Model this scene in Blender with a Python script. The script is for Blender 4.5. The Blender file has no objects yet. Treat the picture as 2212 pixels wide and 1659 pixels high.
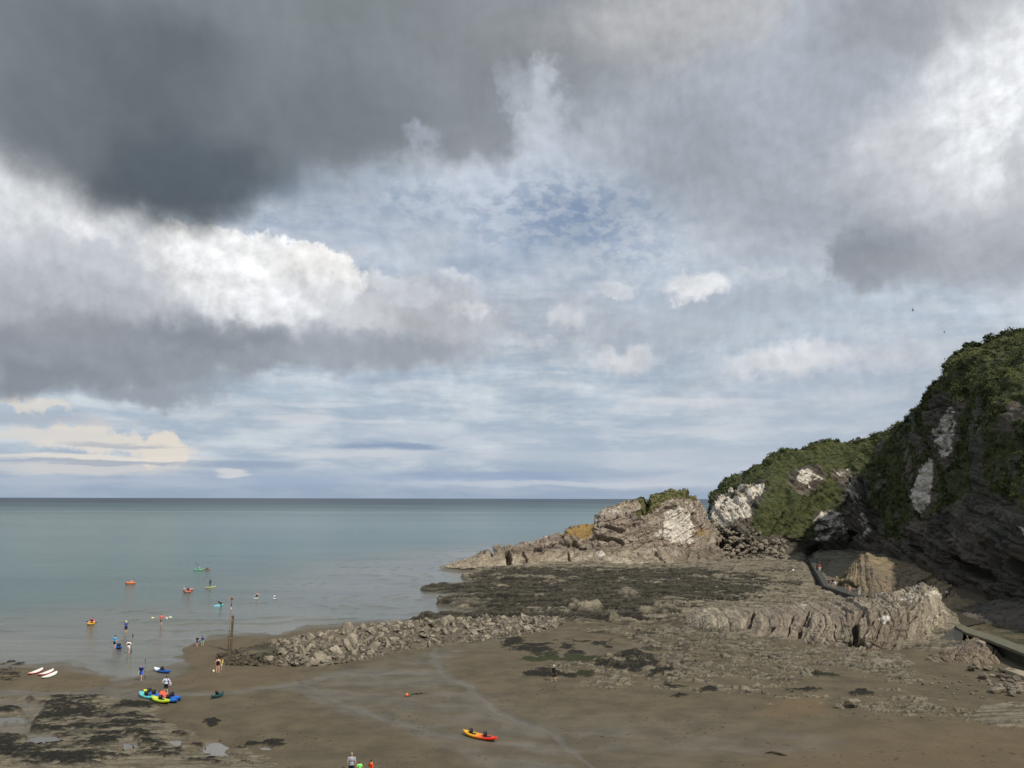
import bpy, bmesh, math, random
import numpy as np
from mathutils import Vector, Matrix, Euler, noise as mnoise
R = math.radians
scn = bpy.context.scene

# ------------------------------------------------------------------ camera
# reference frame of the measurements taken off the photograph: 2212 x 1659
FPX, CX, CY = 1838.0, 1106.0, 829.5
PITCH, ROLL, CAMZ = R(7.66), R(0.12), 19.5
cam_d = bpy.data.cameras.new('camera')
cam = bpy.data.objects.new('camera', cam_d)
scn.collection.objects.link(cam)
cam_d.sensor_fit = 'HORIZONTAL'
cam_d.sensor_width = 36.0
cam_d.lens = 36.0 * FPX / 2212.0
cam_d.clip_start = 0.5
cam_d.clip_end = 90000.0
cam.location = (0, 0, CAMZ)
cam.rotation_euler = (Matrix.Rotation(PITCH + math.pi / 2, 4, 'X') @ Matrix.Rotation(ROLL, 4, 'Z')).to_euler()
scn.camera = cam
CR = np.array((Matrix.Rotation(PITCH + math.pi / 2, 3, 'X') @ Matrix.Rotation(ROLL, 3, 'Z')))

def ray(px, py):
    v = np.array([(px - CX) / FPX, -(py - CY) / FPX, -1.0])
    return CR @ v

def P(px, py, z=0.0):
    """measured picture point -> world point on the horizontal level z"""
    d = ray(px, py)
    t = (z - CAMZ) / d[2]
    return Vector((d[0] * t, d[1] * t, z))

def PD(px, py, y):
    """measured picture point -> world point at the distance y"""
    d = ray(px, py)
    t = y / d[1]
    return Vector((d[0] * t, y, CAMZ + d[2] * t))

def pix(x, y, z):
    """world arrays -> picture coordinates (used to lay out the plan of the beach)"""
    x = np.asarray(x, float); y = np.asarray(y, float); z = np.asarray(z, float) - CAMZ
    cx_ = CR[0, 0] * x + CR[1, 0] * y + CR[2, 0] * z
    cy_ = CR[0, 1] * x + CR[1, 1] * y + CR[2, 1] * z
    cz_ = CR[0, 2] * x + CR[1, 2] * y + CR[2, 2] * z
    w = np.where(cz_ < -0.01, -cz_, 0.01)
    return CX + FPX * cx_ / w, CY - FPX * cy_ / w

def azel(px, py):
    d = ray(px, py)
    return math.degrees(math.atan2(d[0], d[1])), math.degrees(math.atan2(d[2], math.hypot(d[0], d[1])))

def lin(c):
    return tuple(((v / 255.0) / 12.92 if v / 255.0 <= 0.04045 else ((v / 255.0 + 0.055) / 1.055) ** 2.4) for v in c[:3])

# ------------------------------------------------------------------ sun, exposure
SUN_EL, SUN_FROM = R(47), R(138)      # azimuth of the sun, clockwise from +Y (behind, to the right)
sd = bpy.data.lights.new('sun', 'SUN')
sd.energy = 4.1
sd.angle = R(0.55)
sd.color = (1.0, 0.94, 0.84)
sun = bpy.data.objects.new('sun', sd)
scn.collection.objects.link(sun)
sv = Vector((math.sin(SUN_FROM) * math.cos(SUN_EL), math.cos(SUN_FROM) * math.cos(SUN_EL), math.sin(SUN_EL)))
sun.rotation_euler = sv.to_track_quat('Z', 'Y').to_euler()
scn.view_settings.view_transform = 'Standard'
scn.view_settings.look = 'None'
scn.view_settings.exposure = 0.0
scn.view_settings.gamma = 1.0
scn.cycles.max_bounces = 6
scn.cycles.diffuse_bounces = 3
scn.cycles.glossy_bounces = 3
scn.cycles.transparent_max_bounces = 4
scn.cycles.use_denoising = True
# ------------------------------------------------------------------ small node language
class NT:
    def __init__(s, tree):
        s.t = tree
    def new(s, typ, **kw):
        n = s.t.nodes.new(typ)
        for k, v in kw.items():
            setattr(n, k, v)
        return n
    def put(s, sock, v):
        if isinstance(v, bpy.types.NodeSocket):
            s.t.links.new(v, sock)
        elif v is not None:
            if hasattr(sock, 'default_value'):
                try:
                    sock.default_value = v
                except Exception:
                    sock.default_value = (*v, 1.0)
    def math(s, op, a, b=0.0, c=0.0, clamp=False):
        n = s.new('ShaderNodeMath', operation=op, use_clamp=clamp)
        s.put(n.inputs[0], a); s.put(n.inputs[1], b); s.put(n.inputs[2], c)
        return n.outputs[0]
    def vmath(s, op, a, b=None, scale=None):
        n = s.new('ShaderNodeVectorMath', operation=op)
        s.put(n.inputs[0], a)
        if b is not None: s.put(n.inputs[1], b)
        if scale is not None: s.put(n.inputs[3], scale)
        return n.outputs[1] if op in ('LENGTH', 'DOT_PRODUCT', 'DISTANCE') else n.outputs[0]
    def add(s, a, b): return s.math('ADD', a, b)
    def sub(s, a, b): return s.math('SUBTRACT', a, b)
    def mul(s, a, b): return s.math('MULTIPLY', a, b)
    def comb(s, x, y, z=0.0):
        n = s.new('ShaderNodeCombineXYZ'); s.put(n.inputs[0], x); s.put(n.inputs[1], y); s.put(n.inputs[2], z)
        return n.outputs[0]
    def sep(s, v):
        n = s.new('ShaderNodeSeparateXYZ'); s.put(n.inputs[0], v)
        return n.outputs
    def mr(s, v, a, b, c=0.0, d=1.0, smooth=True):
        n = s.new('ShaderNodeMapRange', interpolation_type='SMOOTHSTEP' if smooth else 'LINEAR')
        n.clamp = True
        s.put(n.inputs[0], v); s.put(n.inputs[1], a); s.put(n.inputs[2], b); s.put(n.inputs[3], c); s.put(n.inputs[4], d)
        return n.outputs[0]
    def noise(s, v, scale, detail=3, rough=0.5, dims='3D', lac=2.0, dist=0.0, color=False, typ='FBM'):
        n = s.new('ShaderNodeTexNoise', noise_dimensions=dims)
        n.noise_type = typ
        s.put(n.inputs['Vector'], v); s.put(n.inputs['Scale'], scale); s.put(n.inputs['Detail'], detail)
        s.put(n.inputs['Roughness'], rough); s.put(n.inputs['Lacunarity'], lac); s.put(n.inputs['Distortion'], dist)
        return n.outputs['Color'] if color else n.outputs[0]
    def voronoi(s, v, scale, feature='F1', rnd=1.0, color=False):
        n = s.new('ShaderNodeTexVoronoi', feature=feature)
        s.put(n.inputs['Vector'], v); s.put(n.inputs['Scale'], scale)
        s.put(n.inputs['Randomness'], rnd)
        return n.outputs['Color'] if color else n.outputs['Distance']
    def mapping(s, v, loc=(0, 0, 0), rot=(0, 0, 0), sc=(1, 1, 1), typ='POINT'):
        n = s.new('ShaderNodeMapping', vector_type=typ)
        s.put(n.inputs[0], v); n.inputs[1].default_value = loc; n.inputs[2].default_value = rot; n.inputs[3].default_value = sc
        return n.outputs[0]
    def mix(s, f, a, b, blend='MIX'):
        n = s.new('ShaderNodeMix', data_type='RGBA', blend_type=blend)
        n.clamp_factor = True
        s.put(n.inputs[0], f)
        for i, v in ((6, a), (7, b)):
            if isinstance(v, (tuple, list)) and len(v) == 3: v = (*v, 1.0)
            s.put(n.inputs[i], v)
        return n.outputs[2]
    def attr(s, name, fac=False):
        n = s.new('ShaderNodeAttribute', attribute_type='GEOMETRY'); n.attribute_name = name
        return n.outputs['Fac'] if fac else n.outputs['Color']
# ------------------------------------------------------------------ world: nishita sky behind procedural clouds
world = bpy.data.worlds.new('World')
scn.world = world
world.use_nodes = True
wt = world.node_tree
wt.nodes.clear()
W = NT(wt)
geo = W.new('ShaderNodeTexCoord')
dirv = W.vmath('NORMALIZE', geo.outputs['Generated'])
dx, dy, dz = W.sep(dirv)
az = W.mul(W.math('ARCTAN2', dx, dy), 57.29578)
el = W.mul(W.math('ARCSINE', dz), 57.29578)
c0 = W.comb(az, el, 0.0)
# turbulence fields shared by every cloud
w1 = W.vmath('SUBTRACT', W.noise(c0, 0.085, 3, 0.5, '2D', color=True), (0.5, 0.5, 0.5))
w2 = W.vmath('SUBTRACT', W.noise(c0, 0.34, 7, 0.55, '2D', color=True), (0.5, 0.5, 0.5))
cS = W.vmath('ADD', c0, W.vmath('MULTIPLY', w1, (5.0, 4.0, 0)))
cS = W.vmath('ADD', cS, W.vmath('MULTIPLY', w2, (3.6, 2.8, 0)))
cB = W.vmath('ADD', c0, W.vmath('MULTIPLY', w1, (2.2, 1.8, 0)))
w3 = W.vmath('SUBTRACT', W.noise(c0, 0.62, 7, 0.60, '2D', color=True), (0.5, 0.5, 0.5))
cB = W.vmath('ADD', cB, W.vmath('MULTIPLY', w3, (3.0, 2.4, 0)))
wh = W.vmath('SUBTRACT', W.noise(W.vmath('MULTIPLY', c0, (0.16, 1.0, 1)), 0.62, 7, 0.62, '2D', color=True), (0.5, 0.5, 0.5))
cH = W.vmath('ADD', c0, W.vmath('MULTIPLY', wh, (7.0, 1.3, 0)))
plane = W.comb(W.math('DIVIDE', dx, W.math('ADD', W.math('ABSOLUTE', dz), 0.075)), W.math('DIVIDE', dy, W.math('ADD', W.math('ABSOLUTE', dz), 0.075)))
fV = W.noise(W.vmath('ADD', plane, W.vmath('SCALE', w1, scale=0.25)), 2.1, 9, 0.60, '2D')
fV2 = W.noise(W.vmath('ADD', W.vmath('MULTIPLY', c0, (0.22, 1.0, 1)), W.vmath('SCALE', w1, scale=0.7)), 0.75, 7, 0.6, '2D')

def S(*c): return lin(c)
low = W.mr(el, 4.0, 15.0)
# thin high veil
veil = W.mix(W.mr(fV, 0.36, 0.66), S(158, 173, 192), S(208, 215, 223))
veil_low = W.mix(W.mr(fV2, 0.34, 0.72), S(168, 183, 199), S(204, 212, 219))
col = W.mix(low, veil_low, veil)
hz = W.mr(el, -0.3, 3.4)
col = W.mix(W.mul(W.sub(1.0, hz), 0.75), col, S(146, 163, 186))

def splat(col, kind, x, y, rx, ry, rgb, op=1.0, soft=0.35, rot=0.0, tex=None, alt=None):
    a, e = azel(x, y)
    src = live[kind]
    k = math.degrees(1 / FPX) / (1 + ((x - CX) / FPX) ** 2 * 0.8)
    m = W.mapping(src, (a, e, 0), (0, 0, R(rot)), (max(rx * k, .01), max(ry * math.degrees(1 / FPX), .01), 1), 'TEXTURE')
    d = W.vmath('LENGTH', m)
    al = W.mr(d, 1.0 + soft, 1.0 - soft, 0.0, op)
    if tex is not None:
        al = W.mul(al, tex)
    return W.mix(al, col, rgb if alt is None else W.mix(alt[0], rgb, alt[1]))

SP = [
 # low bands by the horizon
 ('H', 1150, 1030, 330, 9, (148, 163, 192), .75, .6), ('H', 840, 964, 100, 9, (140, 156, 184), .9, .4), ('H', 560, 1006, 120, 8, (150, 164, 186), .7, .5),
 ('H', 700, 1040, 520, 10, (162, 176, 200), .5, .6), ('H', 1180, 1045, 300, 6, (196, 201, 212), .7, .6), ('H', 1420, 1040, 170, 14, (198, 202, 212), .7, .6),
 ('H', 780, 978, 170, 11, (205, 208, 214), .8, .5), ('H', 660, 908, 95, 9, (206, 209, 214), .7, .5), ('H', 1480, 868, 130, 11, (214, 216, 220), .85, .5),
 ('H', 1370, 885, 80, 6, (205, 209, 216), .6, .5), ('H', 1500, 930, 160, 9, (204, 208, 216), .6, .6), ('H', 820, 915, 60, 6, (206, 210, 216), .6, .5), ('H', 700, 872, 110, 6, (206, 210, 216), .55, .5),
 ('H', 1300, 985, 400, 14, (188, 195, 208), .6, .7), ('H', 1560, 990, 240, 30, (186, 194, 206), .6, .7), ('H', 960, 940, 300, 14, (186, 195, 208), .5, .7),
 ('H', 200, 1012, 230, 10, (206, 203, 205), .85, .5), ('H', 520, 1024, 50, 6, (212, 212, 214), .8, .4), ('H', 100, 1040, 380, 8, (176, 184, 200), .7, .6),
 ('B', 225, 955, 170, 22, (222, 214, 208), .9, .35), ('B', 350, 960, 52, 28, (224, 214, 206), .95, .3), ('H', 210, 990, 240, 7, (226, 218, 212), .9, .4), ('H', 80, 940, 130, 10, (214, 209, 208), .8, .5), ('B', 60, 884, 90, 11, (216, 210, 206), .9, .4),
 ('H', 250, 960, 120, 5, (178, 180, 190), .8, .4), ('H', 130, 905, 200, 12, (178, 184, 194), .6, .5), ('H', 220, 1001, 210, 4, (170, 176, 188), .8, .4),
 # soft grey-white field in the middle
 ('S', 1000, 560, 380, 110, (172, 183, 199), .50, .7), ('S', 1500, 420, 330, 110, (192, 199, 210), .6, .7), ('S', 850, 400, 260, 110, (186, 195, 208), .65, .7),
 ('S', 1130, 350, 190, 80, (196, 204, 216), .8, .7), ('S', 1640, 600, 330, 90, (196, 204, 213), .6, .7), ('S', 1750, 700, 400, 90, (186, 196, 206), .6, .7), ('S', 1900, 860, 400, 90, (180, 189, 201), .5, .7),
 ('B', 1560, 700, 260, 40, (160, 170, 182), .45, .7), ('B', 1650, 650, 200, 24, (162, 171, 183), .5, .7), ('B', 1250, 700, 260, 50, (172, 180, 190), .5, .7),
 ('B', 1170, 470, 46, 26, (196, 202, 214), .5, .7), ('B', 1050, 470, 60, 40, (190, 198, 210), .6, .7), ('B', 1360, 480, 46, 28, (202, 207, 216), .6, .6),
 # small cumulus
 ('B', 1500, 625, 68, 27, (222, 223, 226), .95, .35), ('B', 1325, 622, 46, 22, (214, 217, 222), .9, .4), ('B', 1218, 682, 42, 24, (208, 212, 218), .85, .5), ('B', 1345, 765, 80, 24, (212, 214, 218), .85, .5),
 ('B', 1700, 780, 120, 32, (214, 215, 219), .9, .55), ('B', 990, 597, 46, 18, (206, 210, 218), .9, .5), ('B', 1630, 597, 60, 12, (206, 212, 220), .7, .6), ('B', 1120, 735, 50, 14, (206, 210, 216), .6, .6), ('B', 1880, 770, 150, 26, (200, 204, 210), .7, .6),
 # left cumulus mass
 ('B', 930, 690, 170, 82, (184, 187, 194), .95, .30), ('B', 1020, 672, 44, 18, (214, 217, 222), .8, .5), ('B', 800, 700, 220, 92, (180, 183, 189), .97, .25),
 ('B', 810, 612, 46, 24, (206, 210, 216), .95, .35), ('B', 880, 632, 60, 30, (198, 201, 208), .9, .4),
 ('B', 80, 560, 330, 215, (204, 206, 213), 1.0, .09), ('B', 560, 610, 215, 96, (242, 243, 244), 1.0, .07), ('B', 450, 560, 140, 66, (242, 241, 240), 1.0, .12), ('B', 660, 600, 110, 66, (238, 237, 236), 1.0, .10),
 ('B', 600, 680, 240, 70, (206, 209, 214), .85, .45), ('B', 470, 560, 150, 50, (244, 245, 246), .95, .5), ('B', 520, 650, 170, 44, (238, 240, 242), .8, .6),
 ('B', 90, 400, 160, 60, (214, 214, 220), .95, .35), ('B', 215, 485, 82, 34, (240, 240, 242), .95, .45), ('B', 60, 440, 90, 50, (226, 226, 231), .7, .6),
 ('B', 240, 600, 130, 90, (192, 194, 203), .8, .6), ('B', 80, 640, 180, 70, (176, 178, 188), .8, .6), ('B', 300, 700, 150, 60, (176, 178, 187), .7, .6),
 ('S', 180, 770, 330, 66, (142, 148, 157), .95, .45), ('S', 560, 765, 300, 44, (148, 155, 164), .95, .5), ('S', 850, 770, 220, 34, (158, 165, 174), .9, .5), ('S', 60, 830, 150, 40, (134, 140, 148), .9, .5),
 ('B', 330, 850, 110, 26, (148, 154, 163), .8, .5), ('B', 480, 735, 130, 26, (130, 137, 144), .6, .6), ('B', 130, 700, 120, 36, (150, 150, 160), .6, .7),
 # upper dark cloud deck
 ('S', 1050, 60, 620, 190, (140, 147, 152), .97, .45), ('S', 1560, 120, 420, 230, (176, 182, 192), .95, .55), ('S', 1800, 330, 380, 220, (166, 172, 182), .93, .50), ('S', 1480, 300, 170, 90, (156, 162, 172), .8, .6),
 ('S', 2120, 500, 270, 120, (152, 158, 166), .94, .45), ('B', 1855, 560, 60, 55, (140, 147, 156), .9, .45), ('B', 1900, 590, 90, 46, (148, 152, 160), .8, .5),
 ('S', 2160, 560, 150, 60, (158, 162, 168), .7, .6),
 ('S', 450, 40, 900, 170, (130, 137, 141), .98, .45), ('S', 330, 250, 420, 175, (99, 108, 115), .98, .42), ('S', 800, 230, 330, 110, (134, 141, 147), .95, .45), ('S', 370, 390, 165, 105, (86, 95, 101), .96, .55),
 ('S', 330, 320, 260, 100, (90, 99, 106), .8, .7), ('S', 640, 230, 300, 90, (112, 120, 125), .7, .8), ('S', 80, 180, 220, 160, (118, 125, 129), .8, .7), ('S', 1040, 280, 110, 60, (138, 143, 149), .8, .5),
 ('S', 1230, 60, 260, 110, (142, 146, 150), .6, .7),
 # bright gaps of the right-hand side
 ('B', 1165, 245, 46, 70, (198, 206, 216), .75, .70, 10), ('B', 1110, 190, 20, 44, (180, 188, 198), .55, .8, 10), ('B', 1172, 165, 22, 36, (196, 203, 211), .65, .8), ('B', 910, 285, 36, 24, (168, 175, 188), .7, .6), ('B', 1300, 280, 40, 30, (176, 182, 192), .6, .6),
 ('S', 1420, 50, 200, 70, (190, 190, 191), .7, .8), ('S', 1560, 20, 220, 50, (184, 184, 187), .6, .8),
 ('S', 2190, 130, 220, 260, (220, 222, 229), .95, .75), ('S', 2060, 310, 210, 110, (206, 207, 215), .85, .7), ('B', 1935, 300, 74, 50, (214, 215, 221), .6, .8), ('S', 2150, 220, 120, 150, (238, 238, 243), .85, .7),
 ('B', 2190, 60, 60, 40, (240, 240, 245), .8, .6), ('S', 1960, 30, 190, 60, (150, 151, 158), .7, .7), ('B', 2205, 340, 26, 50, (186, 187, 196), .6, .6),
]
base_src = {'S': cS, 'B': cB, 'H': cH, '0': c0}
live = dict(base_src)
def chain(v):
    # ties the coordinates to the colour so far: keeps the shader evaluation in sequence
    n = W.new('ShaderNodeVectorMath', operation='MULTIPLY_ADD')
    W.put(n.inputs[0], col); n.inputs[1].default_value = (1e-6, 1e-6, 1e-6); W.put(n.inputs[2], v)
    return n.outputs[0]
for i, sp in enumerate(SP):
    if i % 4 == 0:
        used = {q[0] for q in SP[i:i + 4]}
        live = {k_: chain(base_src[k_]) for k_ in used}
    kind, x, y, rx, ry, rgb, op, soft = sp[:8]
    r_, g_c, b_c = rgb; g_c = max(g_c, r_ + (b_c - r_) * .42); b_c = b_c + (0 if r_ > 215 else 1)
    col = splat(col, kind, x, y, rx, ry, S(r_, g_c, b_c), op, soft, sp[8] if len(sp) > 8 else 0.0)

cL = W.vmath('ADD', chain(c0), W.vmath('MULTIPLY', w1, (2.5, 2.0, 0)))
fM = W.noise(cL, 1.0, 5, 0.6, '2D')
# blue openings let the sky texture through
blue_hole = 0.0
for (x, y, rx, ry, st) in ((1215, 470, 260, 100, 1.0), (900, 440, 130, 60, .6), (1330, 540, 150, 60, .7), (700, 470, 160, 60, .4), (1195, 798, 150, 7, .8),
                           (600, 852, 230, 20, .40), (1230, 815, 260, 16, .3), (860, 808, 140, 7, .5), (1350, 590, 200, 60, .3)):
    a, e = azel(x, y); k = math.degrees(1 / FPX)
    d = W.vmath('LENGTH', W.mapping(cL, (a, e, 0), (0, 0, 0), (rx * k, ry * k, 1), 'TEXTURE'))
    blue_hole = W.math('MAXIMUM', blue_hole, W.mr(d, 1.5, 0.1, 0.0, st))
hole = W.math('MULTIPLY', blue_hole, W.mr(W.noise(W.vmath('MULTIPLY', cL, (0.75, 1.25, 1.0)), 0.85, 6, 0.62, '2D'), 0.60, 0.38))
hole = W.add(W.mul(hole, 0.50), W.mul(blue_hole, 0.22))

# textures used inside clouds
fA = W.noise(cL, 0.13, 5, 0.5, '2D')
cBo = W.vmath('ADD', cL, (0.35, 0.55, 0))
fB = W.noise(cL, 0.50, 8, 0.56, '2D')
fBo = W.noise(cBo, 0.50, 8, 0.56, '2D')
emb = W.sub(fB, fBo)                                      # relief of the billows, lit from the upper right
# texture inside the clouds: slow mottling and relief of the billows
up = W.mr(el, 3.0, 9.0)
lum = W.sep(col)[1]
cum = W.mr(lum, 0.30, 0.75)                              # the white cumulus shows its relief, the grey deck hardly any
g = W.add(1.0, W.mul(W.mul(W.sub(fA, 0.5), 0.34), up))
g = W.mul(g, W.add(1.0, W.mul(W.mul(emb, W.add(W.mr(lum, 0.15, 0.5, 0.10, 0.22), W.mr(lum, 0.58, 0.85, 0.0, 0.50))), up)))
g = W.mul(g, W.add(1.0, W.mul(W.mul(W.sub(fM, 0.5), W.mr(lum, 0.15, 0.5, 0.02, 0.20)), up)))
gm = W.new('ShaderNodeVectorMath', operation='SCALE')
W.put(gm.inputs[0], col); W.put(gm.inputs[3], g)
cloud_col = gm.outputs[0]

sky = W.new('ShaderNodeTexSky', sky_type='NISHITA')
sky.sun_disc = False
sky.sun_elevation = SUN_EL
sky.sun_rotation = SUN_FROM
sky.altitude = 20.0
sky.air_density = 1.0; sky.dust_density = 1.4; sky.ozone_density = 1.2
bg1 = W.new('ShaderNodeBackground'); W.put(bg1.inputs[0], sky.outputs[0]); bg1.inputs[1].default_value = 0.10
bg2 = W.new('ShaderNodeBackground'); W.put(bg2.inputs[0], cloud_col); bg2.inputs[1].default_value = 1.0
mx = W.new('ShaderNodeMixShader')
covered = W.sub(1.0, hole)
W.put(mx.inputs[0], W.math('MAXIMUM', covered, W.mul(W.mr(el, 34, 24), 0.0)))
wt.links.new(bg1.outputs[0], mx.inputs[1]); wt.links.new(bg2.outputs[0], mx.inputs[2])
wo = W.new('ShaderNodeOutputWorld')
wt.links.new(mx.outputs[0], wo.inputs[0])
world.cycles.sampling_method = 'MANUAL'
world.cycles.sample_map_resolution = 512
# ------------------------------------------------------------------ numpy noise and plan helpers
_rng = np.random.RandomState(7)
_perm = np.tile(_rng.permutation(256), 3).astype(np.int32)
_g2 = np.stack([np.cos(np.arange(256) / 256 * 2 * np.pi), np.sin(np.arange(256) / 256 * 2 * np.pi)], 1).astype(np.float32)
_g3 = _rng.normal(size=(256, 3)).astype(np.float32); _g3 /= np.linalg.norm(_g3, axis=1)[:, None]

def pn2(x, y, seed=0):
    x = np.asarray(x, np.float32) + seed * 17.31; y = np.asarray(y, np.float32) + seed * 9.77
    xi = np.floor(x).astype(np.int32); yi = np.floor(y).astype(np.int32)
    xf = x - xi; yf = y - yi
    u = xf * xf * xf * (xf * (xf * 6 - 15) + 10); v = yf * yf * yf * (yf * (yf * 6 - 15) + 10)
    def g(a, b, fx, fy):
        h = _perm[_perm[(a & 255)] + (b & 255)]
        w = _g2[h]
        return w[..., 0] * fx + w[..., 1] * fy
    n00 = g(xi, yi, xf, yf); n10 = g(xi + 1, yi, xf - 1, yf)
    n01 = g(xi, yi + 1, xf, yf - 1); n11 = g(xi + 1, yi + 1, xf - 1, yf - 1)
    a = n00 + u * (n10 - n00); b = n01 + u * (n11 - n01)
    return (a + v * (b - a)) * 1.5

def pn3(x, y, z, seed=0):
    x = np.asarray(x, np.float32) + seed * 13.3; y = np.asarray(y, np.float32) + seed * 7.7; z = np.asarray(z, np.float32) + seed * 3.1
    xi = np.floor(x).astype(np.int32); yi = np.floor(y).astype(np.int32); zi = np.floor(z).astype(np.int32)
    xf = x - xi; yf = y - yi; zf = z - zi
    u, v, w = [t * t * t * (t * (t * 6 - 15) + 10) for t in (xf, yf, zf)]
    def g(a, b, c, fx, fy, fz):
        h = _perm[_perm[_perm[a & 255] + (b & 255)] + (c & 255)]
        q = _g3[h]
        return q[..., 0] * fx + q[..., 1] * fy + q[..., 2] * fz
    r = 0
    for i in (0, 1):
        for j in (0, 1):
            for k in (0, 1):
                ww = (u if i else 1 - u) * (v if j else 1 - v) * (w if k else 1 - w)
                r = r + ww * g(xi + i, yi + j, zi + k, xf - i, yf - j, zf - k)
    return r * 1.5

def fbm2(x, y, s, o=4, seed=0, rough=0.5):
    r = 0.0; a = 1.0; t = 0.0
    for i in range(o):
        r = r + a * pn2(x * s, y * s, seed + i * 3); t += a; a *= rough; s *= 2.03
    return r / t * 1.4

def fbm3(x, y, z, s, o=4, seed=0, rough=0.5):
    r = 0.0; a = 1.0; t = 0.0
    for i in range(o):
        r = r + a * pn3(x * s, y * s, z * s, seed + i * 3); t += a; a *= rough; s *= 2.03
    return r / t * 1.4

def sstep(a, b, v):
    t = np.clip((v - a) / (b - a), 0, 1)
    return t * t * (3 - 2 * t)

def hash1(i, seed=0):
    i = np.asarray(i).astype(np.int64)
    h = (i * 374761393 + seed * 668265263) & 0xffffffff
    h = ((h ^ (h >> 13)) * 1274126177) & 0xffffffff
    return ((h ^ (h >> 16)) & 0xffff) / 65535.0

def slabs(x, y, sx, sy, seed, warp=.9):
    """broken slabs: a height step, a tilt and open joints per slab"""
    a = x * sx + warp * pn2(x * sx * .55, y * sy * .55, seed) + .35 * pn2(x * sx * 1.7, y * sy * 1.7, seed + 2)
    b = y * sy + warp * pn2(x * sx * .55, y * sy * .55, seed + 1) + .35 * pn2(x * sx * 1.7, y * sy * 1.7, seed + 3)
    i = np.floor(a); j0 = np.floor(b)
    a = a + .5 * (j0 % 2); i = np.floor(a); fx = a - i; fy = b - j0
    k = i * 131 + j0 * 7919
    h = hash1(k, seed) - .5 + (hash1(k, seed + 1) - .5) * (fx - .5) * 1.6 + (hash1(k, seed + 2) - .5) * (fy - .5) * 1.6
    e = np.minimum(np.minimum(fx, 1 - fx) / sx, np.minimum(fy, 1 - fy) / sy)
    return h, e

def sdf(px, py, poly):
    """signed distance to a polygon, positive inside"""
    px = np.asarray(px, np.float32); py = np.asarray(py, np.float32)
    poly = np.asarray(poly, np.float32)
    d = np.full(px.shape, 1e12, np.float32); ins = np.zeros(px.shape, bool)
    n = len(poly)
    for i in range(n):
        ax, ay = poly[i]; bx, by = poly[(i + 1) % n]
        ex, ey = bx - ax, by - ay
        wx, wy = px - ax, py - ay
        t = np.clip((wx * ex + wy * ey) / (ex * ex + ey * ey + 1e-9), 0, 1)
        d = np.minimum(d, (wx - ex * t) ** 2 + (wy - ey * t) ** 2)
        c = ((ay <= py) & (by > py)) | ((by <= py) & (ay > py))
        ins ^= c & (px < ax + (py - ay) / (by - ay + 1e-9) * ex)
    return np.where(ins, 1, -1) * np.sqrt(d)

def grid_mesh(name, co, mat, attrs=None, mask=None, smooth=True, parent=None, wrap=False):
    """co: (rows, cols, 3); mask: bool per face"""
    r, c = co.shape[:2]
    idx = np.arange(r * c).reshape(r, c)
    q = np.stack([idx[:-1, :-1], idx[:-1, 1:], idx[1:, 1:], idx[1:, :-1]], -1).reshape(-1, 4)
    if mask is not None:
        q = q[mask.reshape(-1)]
        used = np.unique(q)
        remap = np.full(r * c, -1, np.int64); remap[used] = np.arange(len(used))
        q = remap[q]; vv = co.reshape(-1, 3)[used]
    else:
        used = None; vv = co.reshape(-1, 3)
    return raw_mesh(name, vv, q, mat, {k: (v.reshape(-1, v.shape[-1])[used] if used is not None else v.reshape(-1, v.shape[-1])) for k, v in (attrs or {}).items()}, smooth, parent)

def raw_mesh(name, vv, q, mat, attrs=None, smooth=True, parent=None):
    me = bpy.data.meshes.new(name)
    k = q.shape[1]
    me.vertices.add(len(vv)); me.vertices.foreach_set('co', np.ascontiguousarray(vv, np.float32).reshape(-1))
    me.loops.add(len(q) * k); me.loops.foreach_set('vertex_index', np.ascontiguousarray(q, np.int32).reshape(-1))
    me.polygons.add(len(q)); me.polygons.foreach_set('loop_start', np.arange(0, len(q) * k, k, dtype=np.int32))
    me.polygons.foreach_set('use_smooth', np.full(len(q), smooth, bool))
    me.update(calc_edges=True)
    for n_, a in (attrs or {}).items():
        at = me.color_attributes.new(n_, 'FLOAT_COLOR', 'POINT')
        b = np.ones((len(vv), 4), np.float32); b[:, :a.shape[1]] = a
        at.data.foreach_set('color', b.reshape(-1))
    me.validate()
    me.materials.append(mat)
    o = bpy.data.objects.new(name, me); scn.collection.objects.link(o)
    if parent: o.parent = parent
    return o

def tag(o, label=None, cat=None, group=None, kind=None):
    if label: o['label'] = label
    if cat: o['category'] = cat
    if group: o['group'] = group
    if kind: o['kind'] = kind
    return o

def material(name):
    m = bpy.data.materials.new(name); m.use_nodes = True
    m.node_tree.nodes.clear()
    t = NT(m.node_tree)
    b = t.new('ShaderNodeBsdfPrincipled'); o = t.new('ShaderNodeOutputMaterial')
    m.node_tree.links.new(b.outputs[0], o.inputs[0])
    return m, t, b

def simple_mat(name, rgb, rough=0.5, var=0.12, scale=14.0, spec=0.5):
    m, t, b = material(name)
    tc = t.new('ShaderNodeTexCoord').outputs['Object']
    n = t.noise(tc, scale, 3, 0.6)
    c = t.mix(t.mr(n, 0.3, 0.7), tuple(v * (1 - var) for v in lin(rgb)), tuple(min(1, v * (1 + var)) for v in lin(rgb)))
    t.put(b.inputs['Base Color'], c); b.inputs['Roughness'].default_value = rough
    b.inputs['Specular IOR Level'].default_value = spec
    return m

def poly_plan(pts, z=0.3):
    return [tuple(P(a, b, z)[:2]) for a, b in pts]
# ------------------------------------------------------------------ ground and rock materials
def bump(t, b, h, strength, dist):
    n = t.new('ShaderNodeBump'); n.inputs['Strength'].default_value = strength; n.inputs['Distance'].default_value = dist
    t.put(n.inputs['Height'], h); t.put(b.inputs['Normal'], n.outputs[0])

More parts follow.
